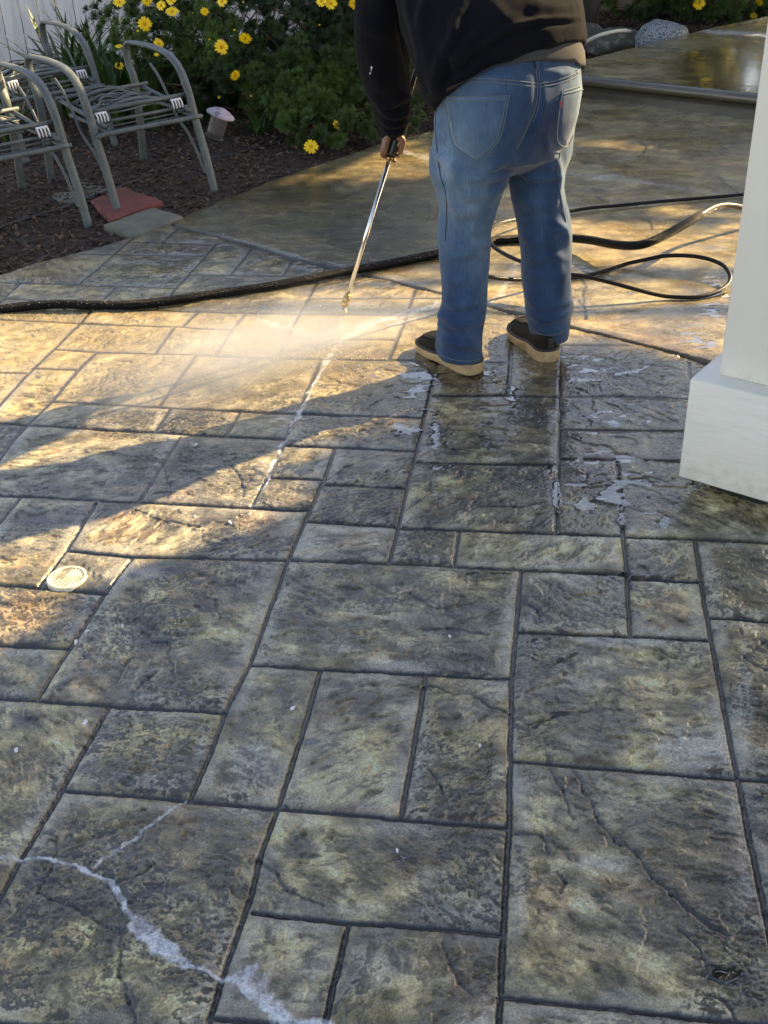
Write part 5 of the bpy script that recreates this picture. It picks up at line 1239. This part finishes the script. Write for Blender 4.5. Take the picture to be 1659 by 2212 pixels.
mb = MB(); c = surf(1209, 226, .004); box(mb, c, (.008, .003, .018), None, .001); mb.build('red_tab', mat('red_tab', (.35, .02, .03), .7), jeans)

# sweatshirt
M_SWEAT = mat('black_sweatshirt', (.0050, .0058, .0095), .95, col2=(.0075, .008, .011), vscale=7, bump=.35, bscale=420, sheen=0.03, spec=.06)
mb = MB(); rings, ctr = torso_rings(); loft(mb, rings)
for sl in (LSL, RSL):
    P = np.array([at(*p, Y) for p, Y, r in sl]); n_ = (len(P)-1)*4+1
    tube(mb, smoothpath(P, 4), np.interp(np.linspace(0, 1, n_), np.linspace(0, 1, len(P)), [r for p, Y, r in sl]), 18)
sm_ = remesh(mb.mesh('sweatshirt'), .0072, 6, .6)
SF = [([(880, 0), (898, 70), (908, 130), (915, 175)], 9, .012), ([(920, 0), (912, 60), (925, 120), (935, 190)], 10, .008), ([(990, 60), (965, 110), (950, 150), (945, 200)], 10, .009), ([(1040, 60), (1000, 110), (965, 150)], 9, .006), ([(1250, 48), (1180, 52), (1110, 68), (1050, 105), (990, 150), (945, 200)], 5, -.006),
      ([(1247, 40), (1180, 44), (1110, 60), (1050, 96), (985, 140)], 7, .006), ([(955, 120), (970, 150), (955, 175)], 7, -.010), ([(820, 232), (850, 250), (880, 238)], 7, .009), ([(822, 255), (850, 270), (880, 256)], 6, .009), ([(828, 275), (852, 288), (876, 276)], 5, .008), ([(800, 205), (835, 228), (880, 205)], 7, .006), ([(868, 200), (885, 215), (878, 240)], 6, .007),
      ([(860, 0), (868, 60), (880, 110), (892, 150)], 8, -.012), ([(1060, 0), (1090, 40), (1130, 50)], 14, .004), ([(780, 30), (800, 60), (840, 70)], 12, .004), ([(1150, 10), (1200, 20), (1240, 15)], 12, .004), ([(1000, 20), (985, 60), (990, 100)], 12, .006), ([(800, 110), (812, 160), (820, 200)], 12, .004)]
cloth_folds(sm_, SF, (.005, .003), 51, .8)
sweat = link('sweatshirt', sm_, M_SWEAT, persono, label='loose black sweatshirt')
bv2 = BVHTree.FromPolygons([tuple(v) for v in vget(sm_)[0]], [tuple(p.vertices) for p in sm_.polygons])
for (x, y, s) in ((803, 146, .006), (800, 158, .004), (802, 152, .003)):
    mb = MB(); c = surf(x, y, .001, bv2); ellipsoid(mb, c, (s*.5, .002, s), nu=10, nv=6); mb.build('paint_spot', M_FLECK, sweat)
M_SHIRT = mat('charcoal_shirt', (.038, .040, .048), .9, bump=.2, bscale=250)
mb = MB(); rr_ = torso_rings(.985, .985)[0][0]; c = rr_.mean(0); rings = []
for k_, (dz, s) in enumerate(((.01, .95), (-.006, .975), (-.018, 1.0), (-.038, 1.02), (-.046, 1.02), (-.042, .985), (.0, .94))):
    pts = []
    for p in rr_:
        q = (p-c); r_side = max(0, (q@RM)/.25+.55); wv = .006*math.sin(q[0]*55+q[1]*40)
        pts.append(c+q*s+UP*(dz*min(r_side, 1.3)*1.25+(wv if k_ in (2, 3, 4) else 0)))
    rings.append(pts)
loft(mb, rings, caps=False); mb.build('shirt_hem', M_SHIRT, persono, label='charcoal shirt tail showing under the sweatshirt')
# inside of the cuff
# boots
M_BOOT = mat('black_boot_leather', (.008, .0075, .007), .6, spec=.15, col2=(.014, .012, .010), vscale=18, bump=.3, bscale=90); M_SOLE = mat('cream_wedge_sole', (.44, .31, .17), .7, col2=(.25, .17, .09), vscale=22, thr=(.5, .7), bump=.25, bscale=90); M_WELT = mat('black_welt', (.02, .019, .018), .6)
def boot(h, d, side):
    f = np.array([*d, 0]); f /= np.linalg.norm(f); l = np.array([-f[1], f[0], 0]); o = np.array([*h, 0]); L = .315
    tw = [0, .02, .06, .14, .25, .38, .52, .64, .75, .85, .92, .97, 1.0]; hw = [.010, .024, .034, .0405, .041, .039, .043, .050, .0535, .052, .045, .033, .012]
    cl = [0, 0, 0, 0, 0, .001, .003, .004, .004, .002, -.002, -.005, -.007]
    tt = np.r_[np.linspace(0, .1, 8), np.linspace(.13, .88, 20), np.linspace(.9, 1, 9)]; W = np.interp(tt, tw, hw); Cc = np.interp(tt, tw, cl)*side*-1
    W = W*1.10
    t = None
    # sole: outline rings stacked in height
    def outline(scale, z):
        left = [o+f*(tt[i]*L-.004*(scale-1)*100*(0))+l*(Cc[i]+W[i]*scale+0) for i in range(len(tt))]; right = [o+f*tt[i]*L+l*(Cc[i]-W[i]*scale) for i in range(len(tt)-1, -1, -1)]
        P = np.array(left+right); c = P.mean(0); P = c+(P-c)*np.array([1, 1, 1]); ex = (scale-1)*.045; v = P-c; v /= np.linalg.norm(v, axis=1)[:, None]; P = P+v*ex
        z_ = np.asarray(z(np.clip(((P-o)@f)/L, 0, 1))); P[:, 2] = z_; return P
    lift = lambda u: .010*sstep(.80, 1.0, u)
    zs = [(1.04, lambda u: .001+lift(u)), (1.07, lambda u: .004+lift(u)), (1.06, lambda u: .018+lift(u)*.8), (1.08, lambda u: .040-.012*sstep(.25, .6, u)+lift(u)*.5), (1.05, lambda u: .0425-.012*sstep(.25, .6, u)+lift(u)*.5)]
    mb = MB(); loft(mb, [outline(s, z) for s, z in zs]); sole = mb.build('sole', M_SOLE, None)
    mb = MB(); loft(mb, [outline(s, z) for s, z in ((1.05, lambda u: .041-.012*sstep(.25, .6, u)+lift(u)*.5), (1.09, lambda u: .044-.012*sstep(.25, .6, u)+lift(u)*.5), (1.07, lambda u: .049-.012*sstep(.25, .6, u)+lift(u)*.5), (.98, lambda u: .051-.012*sstep(.25, .6, u)+lift(u)*.5))]); welt = mb.build('welt', M_WELT, None)
    rings = []; hs = [0, .03, .10, .22, .34, .44, .54, .66, .78, .88, .95, 1.0]; hh = [.10, .125, .135, .135, .130, .112, .092, .080, .074, .066, .054, .036]
    for i in range(len(tt)):
        zt = np.interp(tt[i], hs, hh); zb = .042-.012*sstep(.25, .6, tt[i]); w_ = max(W[i]*.99, .006); c0 = o+f*(tt[i]*L*.985+.002)+l*Cc[i]; r = []
        for q in range(20):
            a = math.pi*q/19; x = math.cos(a); z = math.sin(a); ex = .55 if tt[i] > .4 else .75
            top_n = .62 if tt[i] < .45 else .9
            r.append(c0+l*w_*np.sign(x)*abs(x)**ex*(1-(1-top_n)*z**2)+UP*(zb+(zt-zb)*z**.8+.010*sstep(.8, 1, tt[i])*.5))
        rings.append(r)
    mb = MB(); loft(mb, rings)
    up = remesh(mb.mesh('boot'), .0045, 3, .5); bo = link('boot', up, M_BOOT, persono)
    for k_ in (sole, welt): k_.parent = bo
    # moc toe seam, heel strip, cuff
    tr = BVHTree.FromPolygons([tuple(v) for v in vget(up)[0]], [tuple(p.vertices) for p in up.polygons])
    def down(u, v, off=.0012):
        p = o+f*u*L+l*v; hit = tr.ray_cast(Vector((p[0], p[1], .4)), Vector((0, 0, -1)))
        return np.array(hit[0])+np.array(hit[1])*off if hit[0] is not None else None
    pts = [down(u, v) for u, v in ((.52, .030), (.62, .034), (.74, .036), (.85, .032), (.92, .018), (.935, 0), (.92, -.018), (.85, -.032), (.74, -.036), (.62, -.034), (.52, -.030))]; pts = [p for p in pts if p is not None]
    mb = MB(); tube(mb, smoothpath(pts, 4), .0028, 7); mb.build('toe_seam', M_BOOT, bo)
    mb = MB(); box(mb, o+f*.004+UP*.068, (.006, .020, .05), [f, l, UP], .002); mb.build('heel_strip', M_WELT, bo)
    return bo
for b_ in BT: boot(*b_)
finish_world(persono)

# ------------------------------------------------------------------ the lance
M_STEEL = mat('stainless_tube', (.62, .62, .60), .12, metal=1.0); M_BRASS = mat('brass', (.55, .36, .14), .32, metal=1.0, col2=(.20, .13, .07), vscale=60); M_GRIP = mat('black_grip', (.012, .012, .013), .35); M_TIP = mat('worn_nozzle_tip', (.55, .50, .42), .35, metal=.5)
lance = empty('spray_lance', NOZ, label='pressure washer lance with steel tube, held over the paving', cat='lance')
def along(a): return NOZ+LD*a
HL = np.linalg.norm(HANDP-NOZ)
mb = MB(); tube(mb, [along(.04), along(HL-.03)], .0080, 16); mb.build('steel_tube', M_STEEL, lance)
mb = MB(); tube(mb, [along(a) for a in (.012, .016, .018, .030, .032, .036, .046, .048, .056, .060)], [.010, .0125, .0135, .0135, .011, .0135, .0135, .011, .0115, .008], 12); mb.build('coupler', M_BRASS, lance)
mb = MB(); tube(mb, [along(a) for a in (-.010, -.006, .002, .006, .014)], [.0135, .0150, .0135, .008, .008], 14); mb.build('nozzle', M_TIP, lance)
mb = MB(); tube(mb, [along(HL+a) for a in (-.046, -.043, -.034, -.032, -.024)], [.010, .0135, .0135, .010, .011], 6); mb.build('nut', M_BRASS, lance)
mb = MB(); tube(mb, [along(HL+a) for a in np.linspace(-.027, .13, 34)], [.0165+(.0015 if i % 2 else 0) for i in range(34)], 14); mb.build('grip', M_GRIP, lance)
mb = MB(); tube(mb, [along(HL+a) for a in (.13, .135, .30, .33)], [.010, .0095, .0095, .014], 12)
tube(mb, smoothpath([along(HL+.30), along(HL+.40), along(HL+.46), along(HL+.50)+np.array([.03, .0, .0])], 4), .019, 12); mb.build('gun_body', M_GRIP, lance)
mb = MB(); tube(mb, smoothpath([along(HL+.44), TRG+np.array([.04, .02, -.05]), TRG+np.array([.06, .02, -.12])], 4), .016, 10); mb.build('gun_handle', M_GRIP, lance)
mb = MB(); tube(mb, smoothpath([along(HL+.42)+np.array([0, .02, -.02]), TRG+np.array([.0, .03, -.07])], 4), .005, 8); mb.build('trigger', M_GRIP, lance)
finish_world(lance)

# ------------------------------------------------------------------ water spray
def volmat(name, dens, aniso=.4, soft=1.0, ns=9.0, thr=(.3, .7)):
    m_ = bpy.data.materials.new(name); m_.use_nodes = True; n = m_.node_tree.nodes; l = m_.node_tree.links; n.remove(n['Principled BSDF'])
    v = n.new('ShaderNodeVolumePrincipled'); v.inputs['Color'].default_value = (.80, .82, .86, 1); v.inputs['Anisotropy'].default_value = aniso
    tc = n.new('ShaderNodeTexCoord'); no = n.new('ShaderNodeTexNoise'); no.inputs['Scale'].default_value = ns; no.inputs['Detail'].default_value = 3; l.new(tc.outputs['Object'], no.inputs['Vector'])
    mr = n.new('ShaderNodeMapRange'); mr.inputs[1].default_value = thr[0]; mr.inputs[2].default_value = thr[1]; l.new(no.outputs['Fac'], mr.inputs[0])
    # fades to nothing at the skin of its hull
    mp = n.new('ShaderNodeMapping'); mp.inputs['Location'].default_value = (-1, -1, -1); mp.inputs['Scale'].default_value = (2, 2, 2); l.new(tc.outputs['Generated'], mp.inputs[0])
    ln = n.new('ShaderNodeVectorMath'); ln.operation = 'LENGTH'; l.new(mp.outputs[0], ln.inputs[0])
    m2 = n.new('ShaderNodeMapRange'); m2.inputs[1].default_value = 1.0; m2.inputs[2].default_value = 1-soft; m2.interpolation_type = 'SMOOTHSTEP'; l.new(ln.outputs['Value'], m2.inputs[0])
    mu = n.new('ShaderNodeMath'); mu.operation = 'MULTIPLY'; l.new(mr.outputs[0], mu.inputs[0]); l.new(m2.outputs[0], mu.inputs[1])
    m3 = n.new('ShaderNodeMath'); m3.operation = 'MULTIPLY'; m3.inputs[1].default_value = dens; l.new(mu.outputs[0], m3.inputs[0]); l.new(m3.outputs[0], v.inputs['Density']); l.new(v.outputs[0], n['Material Output'].inputs['Volume'])
    return m_
def flatvol(name, dens):
    m_ = bpy.data.materials.new(name); m_.use_nodes = True; n = m_.node_tree.nodes; l = m_.node_tree.links; n.remove(n['Principled BSDF'])
    v = n.new('ShaderNodeVolumePrincipled'); v.inputs['Color'].default_value = (.80, .82, .86, 1); v.inputs['Density'].default_value = dens; v.inputs['Anisotropy'].default_value = -.3
    l.new(v.outputs[0], n['Material Output'].inputs['Volume']); return m_
a0, a1_ = gp(640, 742), gp(739, 742); tipp = along(-.012); dpt = np.array([0, .006, 0])
mb = MB(); w_ = LD*0
V = [tipp-dpt*.4+[-.002, 0, 0], tipp-dpt*.4+[.002, 0, 0], tipp+dpt*.4+[.002, 0, 0], tipp+dpt*.4+[-.002, 0, 0], a0-dpt*2, a1_-dpt*2, a1_+dpt*2, a0+dpt*2]
mb.add(V, [(0, 1, 2, 3), (4, 7, 6, 5), (0, 4, 5, 1), (1, 5, 6, 2), (2, 6, 7, 3), (3, 7, 4, 0)]); mb.build('water_jet', flatvol('water_jet', 50.0), kind='stuff', smooth=False)
def puff(name, c, rad, yaw, dens, ns=7, thr=(.35, .6), soft=.95):
    mb = MB(); ellipsoid(mb, (0, 0, 0), (1, 1, 1), nu=28, nv=16); o = mb.build(name, volmat(name, dens, -0.3, soft, ns/3, thr), kind='stuff')
    o.location = Vector(c); o.scale = rad; o.rotation_euler = (0, 0, yaw); return o
c1 = gp(735, 740); c2 = gp(590, 775)
ang = math.atan2(c2[1]-c1[1], c2[0]-c1[0])
puff('water_spray', (c1*.35+c2*.65)+np.array([0, 0, .06]), (.70, .26, .12), ang, 4.2)
puff('water_spray', gp(715, 745)+np.array([-.06, 0, .04]), (.22, .10, .08), ang, 8.0, 9)
puff('water_spray', gp(560, 805)+np.array([0, 0, .10]), (.85, .36, .18), ang+.1, 3.6, 5)
def hose_beads():
    P = smoothpath([gp(x, y, z) for x, y, z in PH], 40); P = P[(P[:, 0] > -2.3) & (P[:, 0] < .35)]; mb = MB(); T, N_, B = frames(P)
    for i in range(520):
        k = rng.integers(len(P)); a = rng.uniform(-1.5, 1.5); nrm = UP*math.cos(a)+np.array([T[k][1], -T[k][0], 0])*math.sin(a); c = P[k]+nrm*.0192+T[k]*rng.uniform(-.02, .02); r = rng.uniform(.0008, .0026)
        mb.add([c+[r, 0, 0], c+[-r, 0, 0], c+[0, r, 0], c+[0, -r, 0], c+[0, 0, r], c-[0, 0, r]], None, [(0, 2, 4), (2, 1, 4), (1, 3, 4), (3, 0, 4), (2, 0, 5), (1, 2, 5), (3, 1, 5), (0, 3, 5)])
    mb.build('hose_droplets', mat('hose_drop', (.30, .31, .33), .08, spec=.8), kind='stuff')
hose_beads()
def droplets():
    n = 900; V = []; Q = []; mb = MB()
    for i in range(n):
        d = rng.exponential(.16); a = rng.normal(ang, .9); z = abs(rng.normal(0, .035))*math.exp(-d*1.5)+.002
        c = c1+np.array([math.cos(a)*d, math.sin(a)*d, z]); r = rng.uniform(.0008, .0022)
        mb.add([c+[r, 0, 0], c+[-r, 0, 0], c+[0, r, 0], c+[0, -r, 0], c+[0, 0, r*1.3], c-[0, 0, r*1.3]], None, [(0, 2, 4), (2, 1, 4), (1, 3, 4), (3, 0, 4), (2, 0, 5), (1, 2, 5), (3, 1, 5), (0, 3, 5)])
    mb.build('water_droplets', mat('water_drop', (.85, .88, .92), .1, spec=.8), kind='stuff')
droplets()
